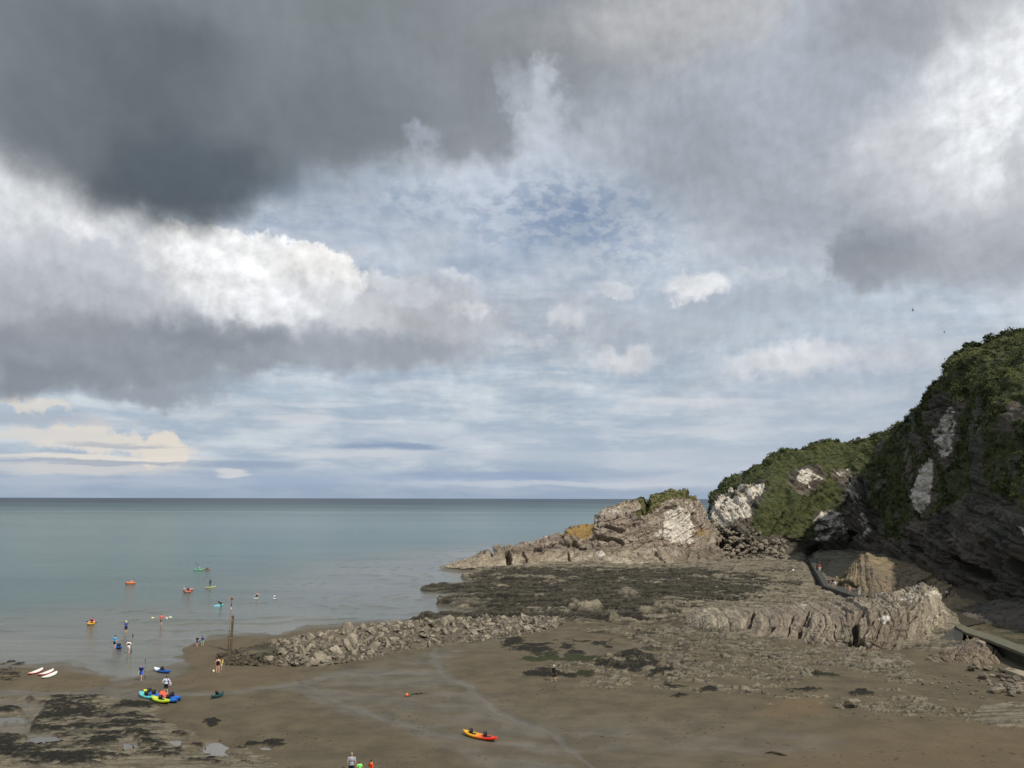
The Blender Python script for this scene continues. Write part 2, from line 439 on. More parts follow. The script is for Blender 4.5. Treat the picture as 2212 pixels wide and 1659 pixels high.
def ground_material():
    m, t, b = material('beach_ground')
    pos = t.new('ShaderNodeNewGeometry').outputs['Position']
    A = t.sep(t.attr('mA')); B = t.sep(t.attr('mB'))     # mA: rock, weed with painted crevice shade, wet   mB: pale, green, ochre sand
    rock, weed, wet = A; pale, green, ochre = B
    n1 = t.noise(pos, 0.35, 5, 0.6); n2 = t.noise(pos, 3.2, 5, 0.65); n3 = t.noise(pos, 14.0, 3, 0.6)
    sand = t.mix(t.mr(n1, 0.3, 0.7), S(81, 74, 59), S(99, 89, 71))
    sand = t.mix(t.mr(n2, 0.5, 0.75, 0, .35), sand, S(74, 68, 56))
    sand = t.mix(t.mul(ochre, 0.8), sand, S(104, 88, 66))
    sand = t.mix(t.mr(n3, 0.35, 0.75, 0, 0.35), sand, S(68, 60, 50))
    wets = t.mix(t.mr(n1, 0.35, 0.65), S(88, 83, 73), S(102, 96, 85))
    sand = t.mix(wet, sand, wets)
    # specks of weed and grit lying on the sand
    sp = t.mul(t.mr(t.noise(t.vmath('MULTIPLY', pos, (1.0, 0.7, 1.0)), 2.4, 3, 0.55), 0.635, 0.665), t.mr(t.noise(pos, 0.16, 2, 0.5), 0.42, 0.60))
    sand = t.mix(t.mul(sp, 0.7), sand, S(38, 35, 29))
    st = t.noise(t.vmath('MULTIPLY', pos, (0.25, 1.3, 2.0)), 1.3, 6, 0.62)
    rk = t.mix(t.mr(st, 0.32, 0.66), S(70, 66, 56), S(126, 118, 101))
    rk = t.mix(t.mr(n2, 0.45, 0.75, 0, 0.6), rk, S(98, 88, 74))
    rk = t.mix(t.mr(n2, 0.42, 0.30, 0, 0.85), rk, S(46, 43, 37))
    rk = t.mix(pale, rk, t.mix(n2, S(122, 114, 98), S(148, 138, 120)))
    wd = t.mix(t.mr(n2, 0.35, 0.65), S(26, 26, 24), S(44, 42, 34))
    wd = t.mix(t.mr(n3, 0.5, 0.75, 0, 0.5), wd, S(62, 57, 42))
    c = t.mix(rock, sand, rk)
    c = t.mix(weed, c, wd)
    c = t.mix(green, c, t.mix(n2, S(46, 50, 32), S(60, 64, 42)))
    t.put(b.inputs['Base Color'], c)
    rg = t.mix(t.mul(wet, t.sub(1.0, t.math('MAXIMUM', rock, weed, clamp=True))), (0.85,) * 3, (0.40,) * 3)
    rg = t.add(t.sep(rg)[0], t.mul(t.sub(n2, 0.5), 0.12))
    t.put(b.inputs['Roughness'], rg)
    b.inputs['Specular IOR Level'].default_value = 0.35
    t.put(b.inputs['Specular IOR Level'], t.add(0.12, t.mul(wet, 0.07)))
    rr = t.math('MAXIMUM', rock, weed, clamp=True)
    h = t.add(t.mul(t.add(n2, t.mul(st, 0.8)), rr), t.mul(t.mul(n2, t.sub(1.0, wet)), 0.25))
    h = t.add(h, t.mul(n3, t.add(t.mul(rr, 0.35), 0.02)))
    bump(t, b, h, 0.6, 0.16)
    return m

def rock_material(name, rot=(0, 0, 0), base=((112, 100, 88), (158, 144, 126)), scale=1.0, dark=(44, 40, 36), stretch=(0.3, 0.3, 2.2), crack=0.6, vegc=((42, 48, 28), (78, 81, 46))):
    """bedded rock; rot turns the bedding planes; mA: vegetation, white, wetdark  mB: ochre, pink, weed"""
    m, t, b = material(name)
    pos = t.new('ShaderNodeNewGeometry').outputs['Position']
    q = t.mapping(pos, (0, 0, 0), rot, (1, 1, 1))
    A = t.sep(t.attr('mA')); B = t.sep(t.attr('mB'))
    veg, white, wd = A; och, pink, weed = B
    qs = t.vmath('MULTIPLY', q, stretch)
    s1 = t.noise(qs, 0.55 * scale, 7, 0.62)
    s2 = t.noise(qs, 2.4 * scale, 5, 0.6)
    n1 = t.noise(pos, 0.12 * scale, 4, 0.6)
    n2 = t.noise(pos, 1.3 * scale, 6, 0.65)
    v = t.voronoi(t.vmath('ADD', t.vmath('MULTIPLY', q, (0.55, 0.55, 1.1)), t.vmath('SCALE', t.noise(pos, 0.5, 3, 0.5, color=True), scale=1.3)), 0.62 * scale, 'DISTANCE_TO_EDGE')
    ck = t.mr(v, 0.035, 0.0)
    c = t.mix(t.mr(s1, 0.34, 0.66), S(*base[0]), S(*base[1]))
    c = t.mix(t.mr(n1, 0.4, 0.62, 0, 0.6), c, S(108, 96, 84))
    c = t.mix(t.mul(pink, 0.8), c, S(134, 115, 103))
    c = t.mix(och, c, t.mix(s1, S(118, 96, 56), S(152, 126, 78)))
    wv = t.mr(t.add(white, t.mul(t.sub(n2, 0.5), 0.8)), 0.35, 0.62)
    c = t.mix(wv, c, t.mix(t.mr(n2, 0.3, 0.6), S(158, 150, 138), S(204, 196, 182)))
    c = t.mix(t.mul(t.mr(s2, 0.43, 0.27, 0, 0.7), t.sub(1.0, t.mul(wv, .75))), c, S(*dark))
    c = t.mix(t.mul(t.mul(ck, crack), t.mr(n2, .42, .6)), c, S(*dark))
    c = t.mix(t.mul(wd, 0.75), c, t.mix(n2, S(56, 50, 42), S(86, 78, 66)))
    wdm = t.mr(t.add(weed, t.mul(t.sub(n2, 0.5), 0.9)), 0.42, 0.58)
    c = t.mix(wdm, c, t.mix(n2, S(34, 33, 27), S(62, 56, 42)))
    vm = t.mr(t.add(veg, t.mul(t.sub(n2, 0.5), 1.0)), 0.42, 0.58)
    c = t.mix(vm, c, t.mix(t.mr(n2, 0.3, 0.7), S(*vegc[0]), S(*vegc[1])))
    t.put(b.inputs['Base Color'], c)
    b.inputs['Roughness'].default_value = 0.85
    b.inputs['Specular IOR Level'].default_value = 0.2
    h = t.add(t.add(s1, t.mul(s2, 0.45)), t.add(t.mul(n2, 0.5), t.mul(ck, -0.35)))
    bump(t, b, h, 0.75, 0.42 / scale)
    return m
# ------------------------------------------------------------------ ground: sand, wet flats, reefs
GM = ground_material()
NU, NV = 1050, 980
uu = np.concatenate([np.linspace(-1.6, -0.72, 40)[:-1], np.linspace(-0.72, 0.80, NU), np.linspace(0.80, 1.7, 40)[1:]])
tt = np.linspace(0, 1, NV)
yy = 52.0 * (345.0 / 52.0) ** tt
U, Y = np.meshgrid(uu, yy)
X = U * Y
PX, PY = pix(X, Y, 0.4)
SEA = poly_plan([(-1500, 1440), (-200, 1434), (0, 1436), (110, 1436), (215, 1448), (268, 1462), (330, 1452), (385, 1420), (430, 1386), (470, 1370), (540, 1366), (600, 1366), (660, 1352),
                 (745, 1350), (800, 1344), (880, 1338), (960, 1326), (1010, 1314), (960, 1306), (945, 1298), (948, 1288), (1010, 1282), (975, 1276), (915, 1272), (915, 1266), (960, 1262),
                 (1048, 1256), (1005, 1250), (1000, 1240), (948, 1231), (955, 1222), (1100, 1200), (1300, 1180), (1500, 1160), (1700, 1110), (1700, 1085), (-1500, 1085)], 0.0)
WX = X + 1.6 * fbm2(X, Y, 0.09, 3, 3) + 0.5 * fbm2(X, Y, 0.5, 3, 5)
WY = Y + 2.6 * fbm2(X, Y, 0.09, 3, 4) + 0.9 * fbm2(X, Y, 0.5, 3, 6)
shore = -sdf(WX, WY, SEA)                       # metres inland of the water line
land = np.clip(shore, -400, 400)
Z = np.where(land > 0, 0.55 * (1 - np.exp(-land / 22.0)), land * 0.035)
Z = np.maximum(Z, -4.0)
Z += 0.02 * fbm2(X, Y, 0.25, 3, 8) * np.clip(land / 3, 0, 1)
# landward the beach rises beyond the foot of the picture
Z += 0.6 * sstep(70, 52, Y)
# picture plan coordinates with ragged edges
RX = PX + 9 * fbm2(X, Y, 0.16, 4, 11, .6) * np.clip(1838 / Y / 12, .6, 2)
RY = PY + 5 * fbm2(X, Y, 0.16, 4, 12, .6) * np.clip(1838 / Y / 12, .6, 2) * 0.7
QX = PX + 26 * fbm2(X, Y, 0.22, 5, 13, .65); QY = PY + 12 * fbm2(X, Y, 0.22, 5, 14, .65)

def m_(poly, soft=6.0, x=None, y=None):
    return sstep(-soft, soft, sdf(RX if x is None else x, RY if y is None else y, poly))
def ell(cx_, cy_, rx, ry, soft=.3, x=None, y=None):
    d = np.hypot(((RX if x is None else x) - cx_) / rx, ((RY if y is None else y) - cy_) / ry)
    return sstep(1 + soft, 1 - soft, d)

# sand bars
bar = m_([(-300, 1446), (0, 1442), (60, 1438), (150, 1444), (235, 1455), (242, 1472), (150, 1486), (0, 1482), (-300, 1480)], 5)
bar = np.maximum(bar, m_([(372, 1468), (420, 1440), (400, 1415), (395, 1394), (440, 1378), (500, 1372), (560, 1376), (540, 1420), (640, 1448), (655, 1462), (560, 1482), (430, 1490), (385, 1482)], 5))
bar = np.maximum(bar, m_([(560, 1392), (590, 1372), (680, 1353), (745, 1356), (900, 1345), (900, 1380), (640, 1400)], 4))
Z += 0.10 * bar
# wet flats: film of water on the sand
film = np.zeros_like(Z)
for poly, s_, a_ in (
    ([(-300, 1484), (0, 1486), (150, 1490), (250, 1470), (330, 1452), (380, 1486), (430, 1493), (560, 1484), (660, 1462), (760, 1440), (860, 1420), (1000, 1390), (1110, 1378), (1040, 1400), (960, 1430),
      (1000, 1470), (1060, 1520), (1140, 1560), (1200, 1610), (1270, 1700), (1100, 1700), (960, 1620), (830, 1570), (700, 1535), (640, 1500), (560, 1494), (430, 1500), (250, 1502), (100, 1503), (-300, 1500)], 9, 1.0),
    ([(1010, 1480), (1120, 1520), (1300, 1545), (1500, 1560), (1750, 1580), (1880, 1600), (1760, 1640), (1500, 1659), (1500, 1750), (1250, 1750), (1180, 1600), (1060, 1530)], 22, .8),
    ([(150, 1446), (270, 1462), (380, 1430), (430, 1440), (370, 1480), (250, 1500), (120, 1500), (240, 1480)], 6, .9),
    ([(1150, 1400), (1260, 1392), (1330, 1400), (1400, 1380), (1440, 1395), (1330, 1425), (1200, 1430)], 12, .6),
    ([(470, 1366), (600, 1360), (760, 1344), (900, 1336), (900, 1352), (700, 1352), (560, 1376)], 4, .8)):
    film = np.maximum(film, a_ * m_(poly, s_))
film = np.maximum(film, m_([(80, 1438), (270, 1452), (330, 1446), (385, 1412), (420, 1380), (440, 1380), (376, 1432), (372, 1470), (392, 1492), (330, 1506), (-300, 1502), (-300, 1488), (150, 1490), (246, 1476), (242, 1456)], 5))
film *= np.clip(0.80 + 0.6 * fbm2(X * 0.5 + Y * .2, Y, 0.25, 4, 21), 0, 1)
chan = np.zeros_like(Z)
for cl, w in (([(945, 1400), (938, 1430), (965, 1460), (1020, 1490), (1060, 1530), (1130, 1560), (1190, 1590), (1260, 1640), (1300, 1700)], 8), ([(640, 1470), (700, 1500), (760, 1530), (850, 1560), (960, 1590), (1050, 1605), (1150, 1615)], 7),
              ([(-100, 1492), (150, 1496), (300, 1497), (450, 1496), (600, 1482), (750, 1456), (920, 1452)], 7)):
    dd = np.full(Z.shape, 1e9)
    for (a0, b0), (a1, b1) in zip(cl[:-1], cl[1:]):
        ex, ey = a1 - a0, b1 - b0
        tq = np.clip(((RX - a0) * ex + (RY - b0) * ey) / (ex * ex + ey * ey), 0, 1)
        dd = np.minimum(dd, np.hypot(RX - a0 - ex * tq, (RY - b0 - ey * tq) * 1.6))
    chan = np.maximum(chan, sstep(w * 1.5, w * .4, dd))
Z -= 0.05 * chan
film = np.clip(film * .66 + chan * 0.5, 0, 1)
wetb = sstep(7.0, 0.3, land) * (1 - bar * .8)
wet = np.clip(np.maximum(film * (1 - bar), wetb) + 0.12 * fbm2(X, Y, .15, 3, 25), 0, 1)
wet = np.clip(.55 * wet + .25 * sstep(.42, .58, wet + .16 * fbm2(X * .6, Y, .5, 4, 26, .6)), 0, 1)
Z += (1 - wet) * .012 * fbm2(X, Y, 1.6, 3, 27)

rock = np.zeros_like(Z); weed = np.zeros_like(Z); pale = np.zeros_like(Z); green = np.zeros_like(Z)
# --- seaward reef: long low ribs lying across the view
reef = m_([(878, 1338), (965, 1324), (1100, 1318), (1010, 1314), (958, 1306), (945, 1300), (948, 1290), (1010, 1284), (975, 1278), (912, 1274), (912, 1268), (960, 1262), (1048, 1258), (1003, 1250),
           (1000, 1243), (1060, 1228), (1300, 1215), (1500, 1195), (1700, 1165), (1900, 1150), (1990, 1200), (1860, 1262), (1830, 1275), (1990, 1300), (2060, 1330), (2100, 1420), (1900, 1400),
           (1700, 1388), (1560, 1380), (1480, 1350), (1250, 1345), (1215, 1340), (1180, 1330), (1000, 1345), (905, 1350)], 3.5)
rib = fbm2(X * 0.13 + 0.03 * Y, Y, 0.42, 6, 31, .62)
rib2 = fbm2(X * 0.30, Y, 1.1, 5, 35, .65)
lay = np.floor((rib * 1.0 + 0.5) * 8) / 8
ck1 = np.exp(-np.abs(fbm2(X * .12, Y, .5, 4, 37, .6)) / .035); ck2 = np.exp(-np.abs(fbm2(X, Y * .35, .33, 4, 38, .6)) / .03)
rough_right = sstep(1350, 1600, PX)
Zr = reef * (0.30 + 0.50 * (rib + .35) + 0.45 * lay + 0.30 * rib2 - .35 * ck1 - .25 * ck2)
sl1, se1 = slabs(X, Y, .16, .42, 301); sl2, se2 = slabs(X, Y, .45, 1.0, 311)
Zr = Zr + reef * (.42 * sl1 - .30 * sstep(.35, .05, se1) + .22 * sl2 - .10 * sstep(.2, .03, se2))
Zr += reef * 0.25 * sstep(1290, 1225, PY) + reef * 2.6 * sstep(1215, 1170, PY) * sstep(1500, 1700, PX)
Z = Z + np.maximum(Zr, 0) * (reef > 0.02)
rock = np.maximum(rock, sstep(0.25, 0.6, reef))
wz = sstep(1.0, 0.0, np.abs(PY - 1278) / 60.0) * sstep(1880, 1450, PX) * 1.1
wz = np.maximum(wz, 1.1 * m_([(880, 1330), (1000, 1318), (1240, 1325), (1420, 1310), (1480, 1345), (1300, 1350), (1200, 1335), (960, 1346), (880, 1348)], 10))
wz = np.maximum(wz, 1.25 * m_([(940, 1296), (1100, 1272), (1400, 1270), (1560, 1290), (1300, 1320), (1020, 1316)], 12))
wz = np.maximum(wz, .95 * m_([(1010, 1245), (1100, 1232), (1500, 1236), (1640, 1250), (1400, 1262), (1150, 1254)], 8))
weed = np.maximum(weed, reef * sstep(-0.03, 0.07, wz * 0.86 - 0.42 + fbm2(X * 0.20, Y, 0.40, 6, 41, .68) * 1.15))
dn = 1 + .45 * rib2 + .3 * sl2
dome = ell(1272, 1322, 28, 8, .3); Z += .9 * dome * dn; weed *= (1 - dome); pale = np.maximum(pale, dome * .6)
dome = ell(1010, 1306, 34, 7, .5, QX, QY); Z += .3 * dome * dn; weed *= 1 - .6 * dome
for cx_, cy_, r1, h_ in ((1360, 1290, 26, .7), (1235, 1312, 12, .7), (1330, 1340, 12, .8), (1395, 1335, 20, 1.0), (1440, 1325, 24, 1.1), (1470, 1345, 16, .8)):
    dome = ell(cx_, cy_, r1, r1 * .3, .5, QX, QY) ; Z += h_ * dome * .5 * dn; weed *= 1 - .8 * dome; pale = np.maximum(pale, dome * .2)
# hollow in front of and behind the concrete walkway
for (a0, b0), (a1, b1), w_ in (((1748, 1212), (1772, 1262), 17), ((1772, 1264), (1862, 1302), 17)):
    ex, ey = a1 - a0, b1 - b0; tq = np.clip(((PX - a0) * ex + (PY - b0) * ey) / (ex * ex + ey * ey), 0, 1)
    k_ = sstep(w_, w_ * .3, np.hypot(PX - a0 - ex * tq, PY - b0 - ey * tq)); Z = Z * (1 - .75 * k_) + .25 * k_; weed = np.maximum(weed, k_ * .5)
k_ = sstep(1765, 1790, PX) * sstep(1208, 1222, PY) * sstep(1330, 1290, PY) * sstep(0, 12, (PX - 1776) - (PY - 1262) * 2.2); Z = Z * (1 - k_) + .55 * k_
# --- middle platform: broken slabs half buried in sand
plat = m_([(1135, 1462), (1180, 1440), (1240, 1425), (1380, 1395), (1330, 1372), (1240, 1362), (1330, 1348), (1480, 1345), (1560, 1366), (1700, 1388), (1880, 1404), (1960, 1420), (1985, 1450), (2010, 1480), (1960, 1500),
           (2040, 1520), (2110, 1545), (2080, 1560), (1930, 1552), (1820, 1530), (1700, 1532), (1560, 1512), (1400, 1500), (1250, 1485)], 14, QX, QY)
an = R(-18)
XA = X * math.cos(an) + Y * math.sin(an); YA = -X * math.sin(an) + Y * math.cos(an)
f1 = fbm2(XA * .5, YA, 0.38, 5, 51, .62)
f2 = fbm2(XA, YA * .5, 1.1, 4, 55, .62)
cellx = np.floor(XA * .55 + 1.2 * pn2(XA * .3, YA * .3, 61)); celly = np.floor(YA * .42 + 1.2 * pn2(XA * .3, YA * .3, 62))
blk = hash1(cellx * 131 + celly * 7919, 5)
gap = m_([(1640, 1500), (1820, 1450), (1900, 1500), (1780, 1520)], 15) * .5
ck3 = np.exp(-np.abs(fbm2(XA * .25, YA, .45, 5, 57, .62)) / .04); ck4 = np.exp(-np.abs(fbm2(XA, YA * .35, .5, 5, 58, .62)) / .035)
sl3, se3 = slabs(XA, YA, .30, .42, 321); sl4, se4 = slabs(XA, YA, .85, 1.0, 331)
sparse = .13 * sstep(1425, 1475, PY) + .25 * fbm2(X, Y, .07, 3, 59)
ph = plat * (0.42 - sparse + 0.60 * f1 + 0.45 * sl3 - .26 * sstep(.3, .04, se3) + .25 * sl4 - .10 * sstep(.18, .03, se4) + 0.30 * f2 - gap - .30 * ck3 - .28 * ck4) - 0.22
Z = np.where(ph > 0, Z + ph * 0.72, Z)
jn = sstep(.16, .04, se3) * sstep(-.1, .2, f1) + .6 * sstep(.10, .03, se4)
rock = np.maximum(rock, sstep(0.0, 0.10, ph)); weed = np.maximum(weed, plat * .85 * np.clip(jn, 0, 1) * sstep(-.05, .05, ph)); weed = np.maximum(weed, plat * sstep(.12, .22, fbm2(XA * .6, YA, .5, 5, 73, .65)) * sstep(1480, 1400, PY) * sstep(1800, 1300, PX) * .9)
dkp = sstep(0.12, 0.30, fbm2(XA, YA, 0.3, 4, 71)) * plat * .0
# right-hand foreshore slabs
pl2 = m_([(2080, 1560), (2120, 1530), (2212, 1520), (2400, 1500), (2400, 1570), (2212, 1575)], 10, QX, QY)
ph = pl2 * (.45 + .5 * f1 + .25 * blk) - .2
Z = np.where(ph > 0, Z + ph * .6, Z); rock = np.maximum(rock, sstep(0, .08, ph))
# --- weed lying on low stones in the middle of the beach
def weedpatch(cx_, cy_, rx, ry, h_=.12, g=0.0, th=.0):
    d = np.hypot((QX - cx_) / rx, (QY - cy_) / ry) + 0.35 * fbm2(X, Y, 0.9, 3, 81)
    a = sstep(1.04, 0.94, d + .3 * fbm2(X, Y, 2.2, 3, 83))
    return a
for cx_, cy_, rx, ry, gg in ((1108, 1388, 26, 9, 0), (1170, 1392, 34, 5, 0), (1225, 1398, 16, 4, 0), (1148, 1404, 40, 6, 0), (1260, 1384, 22, 4, 0), (1300, 1392, 24, 5, 0), (1250, 1412, 26, 7, 0), (1160, 1425, 22, 4, .8),
                             (1215, 1422, 50, 5, .9), (1260, 1428, 40, 5, .8), (1180, 1414, 26, 4, .6), (1365, 1418, 36, 7, 0), (1390, 1434, 40, 9, 0), (1345, 1445, 30, 6, 0), (1310, 1440, 26, 5, 0), (1160, 1456, 30, 6, 0),
                             (1195, 1462, 50, 5, 0), (1255, 1460, 30, 4, .5), (1420, 1452, 28, 5, 0), (1460, 1484, 18, 4, 0), (1475, 1508, 16, 4, 0), (1530, 1495, 20, 3, 0), (1740, 1496, 40, 4, 0), (1790, 1462, 30, 4, .3), (1860, 1500, 30, 4, 0),
                             (462, 1557, 17, 8, 0), (565, 1608, 40, 5, 0), (590, 1600, 24, 3, 0)):
    a = weedpatch(cx_, cy_, rx, ry)
    Z += .12 * a * (1 + .8 * f2); weed = np.maximum(weed, a); green = np.maximum(green, a * gg)
# --- near-left weedy reef
lr = m_([(-400, 1500), (40, 1496), (110, 1492), (200, 1500), (330, 1512), (345, 1530), (330, 1560), (420, 1580), (440, 1600), (380, 1625), (520, 1620), (600, 1640), (560, 1720), (-400, 1720)], 12, QX, QY)
poolm = np.maximum(m_([(-50, 1546), (20, 1540), (62, 1550), (68, 1585), (120, 1592), (130, 1600), (70, 1606), (48, 1590), (-50, 1580)], 3), m_([(-20, 1505), (60, 1506), (85, 1520), (80, 1545), (60, 1550), (40, 1530)], 4))
poolm = np.maximum(poolm, m_([(100, 1520), (70, 1560), (72, 1590), (95, 1604), (60, 1608), (58, 1560), (80, 1520)], 3))
e1 = fbm2(X * .45, Y, 0.36, 5, 91, .62); e2 = fbm2(X, Y, 1.3, 4, 95, .62)
wp = np.zeros_like(Z)
for cx_, cy_, rx, ry in ((165, 1505, 55, 10), (150, 1560, 95, 38), (200, 1545, 70, 20), (230, 1575, 70, 18), (60, 1508, 10, 4), (140, 1520, 60, 9), (30, 1530, 50, 8), (20, 1575, 38, 14), (20, 1620, 60, 36), (90, 1590, 20, 8), (180, 1588, 60, 10), (160, 1605, 80, 12), (130, 1640, 110, 28),
                         (280, 1525, 26, 9), (300, 1527, 50, 12), (285, 1548, 22, 4), (310, 1560, 45, 12), (290, 1570, 30, 6), (300, 1590, 42, 9), (330, 1605, 34, 6), (240, 1600, 40, 8), (340, 1625, 60, 8), (430, 1608, 20, 4), (450, 1650, 60, 8), (15, 1452, 30, 14),
                         (405, 1590, 16, 3), (360, 1640, 34, 5), (520, 1618, 18, 4), (380, 1585, 12, 3), (500, 1655, 60, 6), (250, 1640, 34, 8), (15, 1416, 16, 8), (46, 1423, 15, 7)):
    wp = np.maximum(wp, sstep(1.18, .92, np.hypot((QX - cx_) / rx, (QY - cy_) / ry) + .55 * e1 + .55 * e2))
lh = lr * (.30 + .55 * e1 + .22 * e2 + .4 * wp) - .14
Z = np.where(lh > 0, Z + lh * .36, Z)
Z += .05 * wp + .05 * wp * fbm2(X, Y, 3.0, 2, 97)
rock = np.maximum(rock, sstep(0, .12, lh) * .8); weed = np.maximum(weed, wp * sstep(-.30, .0, e1 + .5 * e2 + .02))
ochre = np.maximum(m_([(1640, 1545), (1720, 1505), (1780, 1520), (1800, 1545), (1700, 1550)], 20), .6 * m_([(1700, 1600), (2212, 1560), (2400, 1750), (1500, 1750)], 60))
ochre = np.maximum(ochre, .35 * bar)
# shallow pans that hold the tide pools
for poly in ([(428, 1612), (440, 1606), (472, 1604), (500, 1612), (490, 1622), (515, 1634), (470, 1640), (440, 1636)], [(365, 1600), (395, 1600), (390, 1612), (378, 1612)], [(560, 1616), (590, 1616), (580, 1622), (566, 1622)],
             [(260, 1606), (298, 1604), (290, 1620), (250, 1622)]):
    poolm = np.maximum(poolm, m_(poly, 2))
Z -= .25 * poolm; weed *= 1 - poolm; rock *= 1 - poolm * .6; wet = np.maximum(wet, poolm)
# --- cove floor rising to the foot of the far cliff, dark shingle
cove = m_([(1600, 1190), (1700, 1178), (1760, 1168), (1900, 1160), (1960, 1200), (1880, 1215), (1800, 1222), (1755, 1222), (1700, 1205)], 8)
rub = m_([(1480, 1200), (1540, 1160), (1660, 1180), (1760, 1190), (1700, 1212), (1560, 1212)], 5)
Z += rub * np.abs(fbm2(X, Y, .45, 4, 101, .6)) * 1.6
def blur(a, k):
    ker = np.ones(2 * k + 1) / (2 * k + 1)
    for ax in (0, 1):
        a = np.apply_along_axis(lambda r_: np.convolve(np.pad(r_, k, 'edge'), ker, 'valid'), ax, a)
    return a
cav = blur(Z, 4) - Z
weed = np.maximum(weed, rock * sstep(.05, .17, cav) * .85 * (1 - .5 * pale))  # crevice shade painted in: rock hollows darkened through the weed mask
pale = np.maximum(pale, rock * sstep(.08, .25, -cav) * .15)  # lit edges painted in: raised rock made slightly paler
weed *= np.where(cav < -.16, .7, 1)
# kept for things that stand on the ground
Zmin = Z.copy()
def ground_z(x, y):
    u = x / y
    i = np.interp(u, uu, np.arange(len(uu))); j = np.interp(math.log(y / 52.0) / math.log(345.0 / 52.0), tt, np.arange(NV))
    i0, j0 = int(i), int(j); i1, j1 = min(i0 + 1, len(uu) - 1), min(j0 + 1, NV - 1); fi, fj = i - i0, j - j0
    return float((Z[j0, i0] * (1 - fi) + Z[j0, i1] * fi) * (1 - fj) + (Z[j1, i0] * (1 - fi) + Z[j1, i1] * fi) * fj)
def G(px, py, dz=0.0):
    z = 0.3
    for _ in range(6):
        p = P(px, py, z); z = max(ground_z(p.x, p.y), 0.0)
    p = P(px, py, z); p.z += dz
    return p
gw_r = m_([(2085, 1352), (2130, 1342), (2300, 1360), (2300, 1420), (2200, 1400), (2110, 1362)], 4, QX, QY)
green = np.maximum(green, gw_r * .5 * sstep(-.1, .2, f2)); weed = np.maximum(weed, gw_r * .5 * sstep(.0, .2, f1)); Z += gw_r * .3 * np.maximum(f2, 0)
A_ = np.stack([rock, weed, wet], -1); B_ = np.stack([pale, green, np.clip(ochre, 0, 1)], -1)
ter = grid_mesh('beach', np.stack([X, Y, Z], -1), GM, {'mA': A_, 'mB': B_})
tag(ter, kind='structure')
# landward bank on which the photographer stands
bx = np.linspace(-420, 420, 160); by = np.linspace(-160, 53, 60)
BX, BY = np.meshgrid(bx, by)
BZ = 1.15 + 12.6 * sstep(40, 2, BY) ** 1.1 + 4.1 * sstep(3.0, -0.5, BY) + 0.5 * fbm2(BX, BY, 0.1, 3, 7) * sstep(50, 30, BY)
BZ = np.where(BY > 47, BZ - .3, BZ)
bank = grid_mesh('bank', np.stack([BX, BY, BZ], -1), GM, {'mA': np.zeros(BX.shape + (3,)), 'mB': np.stack([BX * 0, sstep(45, 30, BY), BX * 0], -1)})
tag(bank, kind='structure')
# ------------------------------------------------------------------ sea
def water_material(name, shallow=True):
    m, t, b = material(name)
    pos = t.new('ShaderNodeNewGeometry').outputs['Position']
    A = t.sep(t.attr('mA'))                     # sand under the shallows, distance band
    px_ = t.sep(pos)
    big = t.noise(t.vmath('MULTIPLY', pos, (0.0016, 0.0055, 0.0)), 1.0, 5, 0.6)
    mid = t.noise(t.vmath('MULTIPLY', pos, (0.02, 0.07, 0.0)), 1.0, 5, 0.6)
    deep = t.mix(t.mr(t.add(t.mul(big, .7), t.mul(mid, .3)), 0.38, 0.62), S(50, 79, 76), S(69, 96, 91))
    fine = t.noise(t.vmath('MULTIPLY', pos, (0.10, 0.42, 0.0)), 1.0, 6, 0.66)
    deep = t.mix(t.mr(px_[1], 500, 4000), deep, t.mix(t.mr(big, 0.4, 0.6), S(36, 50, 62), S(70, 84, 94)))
    sh = t.mix(t.mr(mid, 0.35, 0.65), S(88, 89, 80), S(100, 99, 88))
    sheen_band = t.mul(t.mr(t.noise(t.vmath('MULTIPLY', pos, (0.0011, 0.0032, 0.0)), 1.0, 4, .55), .50, .60), t.mul(t.mr(px_[1], 420, 800), t.mr(px_[1], 5000, 2000)))  # cloud light and sheen on far water, painted as a paler base colour
    deep = t.mix(t.mul(sheen_band, .6), deep, S(98, 108, 116))
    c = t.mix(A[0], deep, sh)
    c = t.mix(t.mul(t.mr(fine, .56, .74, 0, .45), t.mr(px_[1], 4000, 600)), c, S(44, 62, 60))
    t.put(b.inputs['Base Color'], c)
    t.put(b.inputs['Roughness'], t.mr(px_[1], 100, 2500, 0.14, 0.42))
    b.inputs['IOR'].default_value = 1.333
    b.inputs['Specular IOR Level'].default_value = 0.20
    r1 = t.noise(t.vmath('MULTIPLY', pos, (0.5, 1.3, 1.0)), 1.0, 7, 0.68)
    r2 = t.noise(t.vmath('MULTIPLY', pos, (0.05, 0.22, 1.0)), 1.0, 4, 0.6)
    fade = t.mr(px_[1], 140, 2500, 1.0, 0.25)
    hgt = t.add(t.mul(r1, t.mul(fade, t.mr(A[0], 1.0, .3, .25, 1.0))), t.mul(r2, 1.2))
    bump(t, b, hgt, 0.8, 0.34)
    return m
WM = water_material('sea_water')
def spread(a, b, n, k):
    return a + (b - a) * (np.expm1(np.linspace(0, k, n)) / np.expm1(k))
us = np.concatenate([-np.tan(np.linspace(1.48, 0.80, 26)), np.linspace(-1.0, 0.9, 500), np.tan(np.linspace(0.76, 1.48, 26))])
ys = np.concatenate([np.linspace(60, 420, 560), spread(422, 60000, 120, 6)[1:]])
SU, SY = np.meshgrid(us, ys)
SX = SU * SY
wx_ = SX + 1.6 * fbm2(SX, SY, 0.09, 3, 3); wy_ = SY + 2.6 * fbm2(SX, SY, 0.09, 3, 4)
sd_ = sdf(np.clip(wx_, -800, 800), np.clip(wy_, -50, 1200), SEA)
sh_ = (SY < 600) * sstep(95, 0, sd_ + 14 * fbm2(SX, SY, 0.02, 3, 9)) ** 1.2
near = sstep(60, 5, sd_) * (SY < 600)
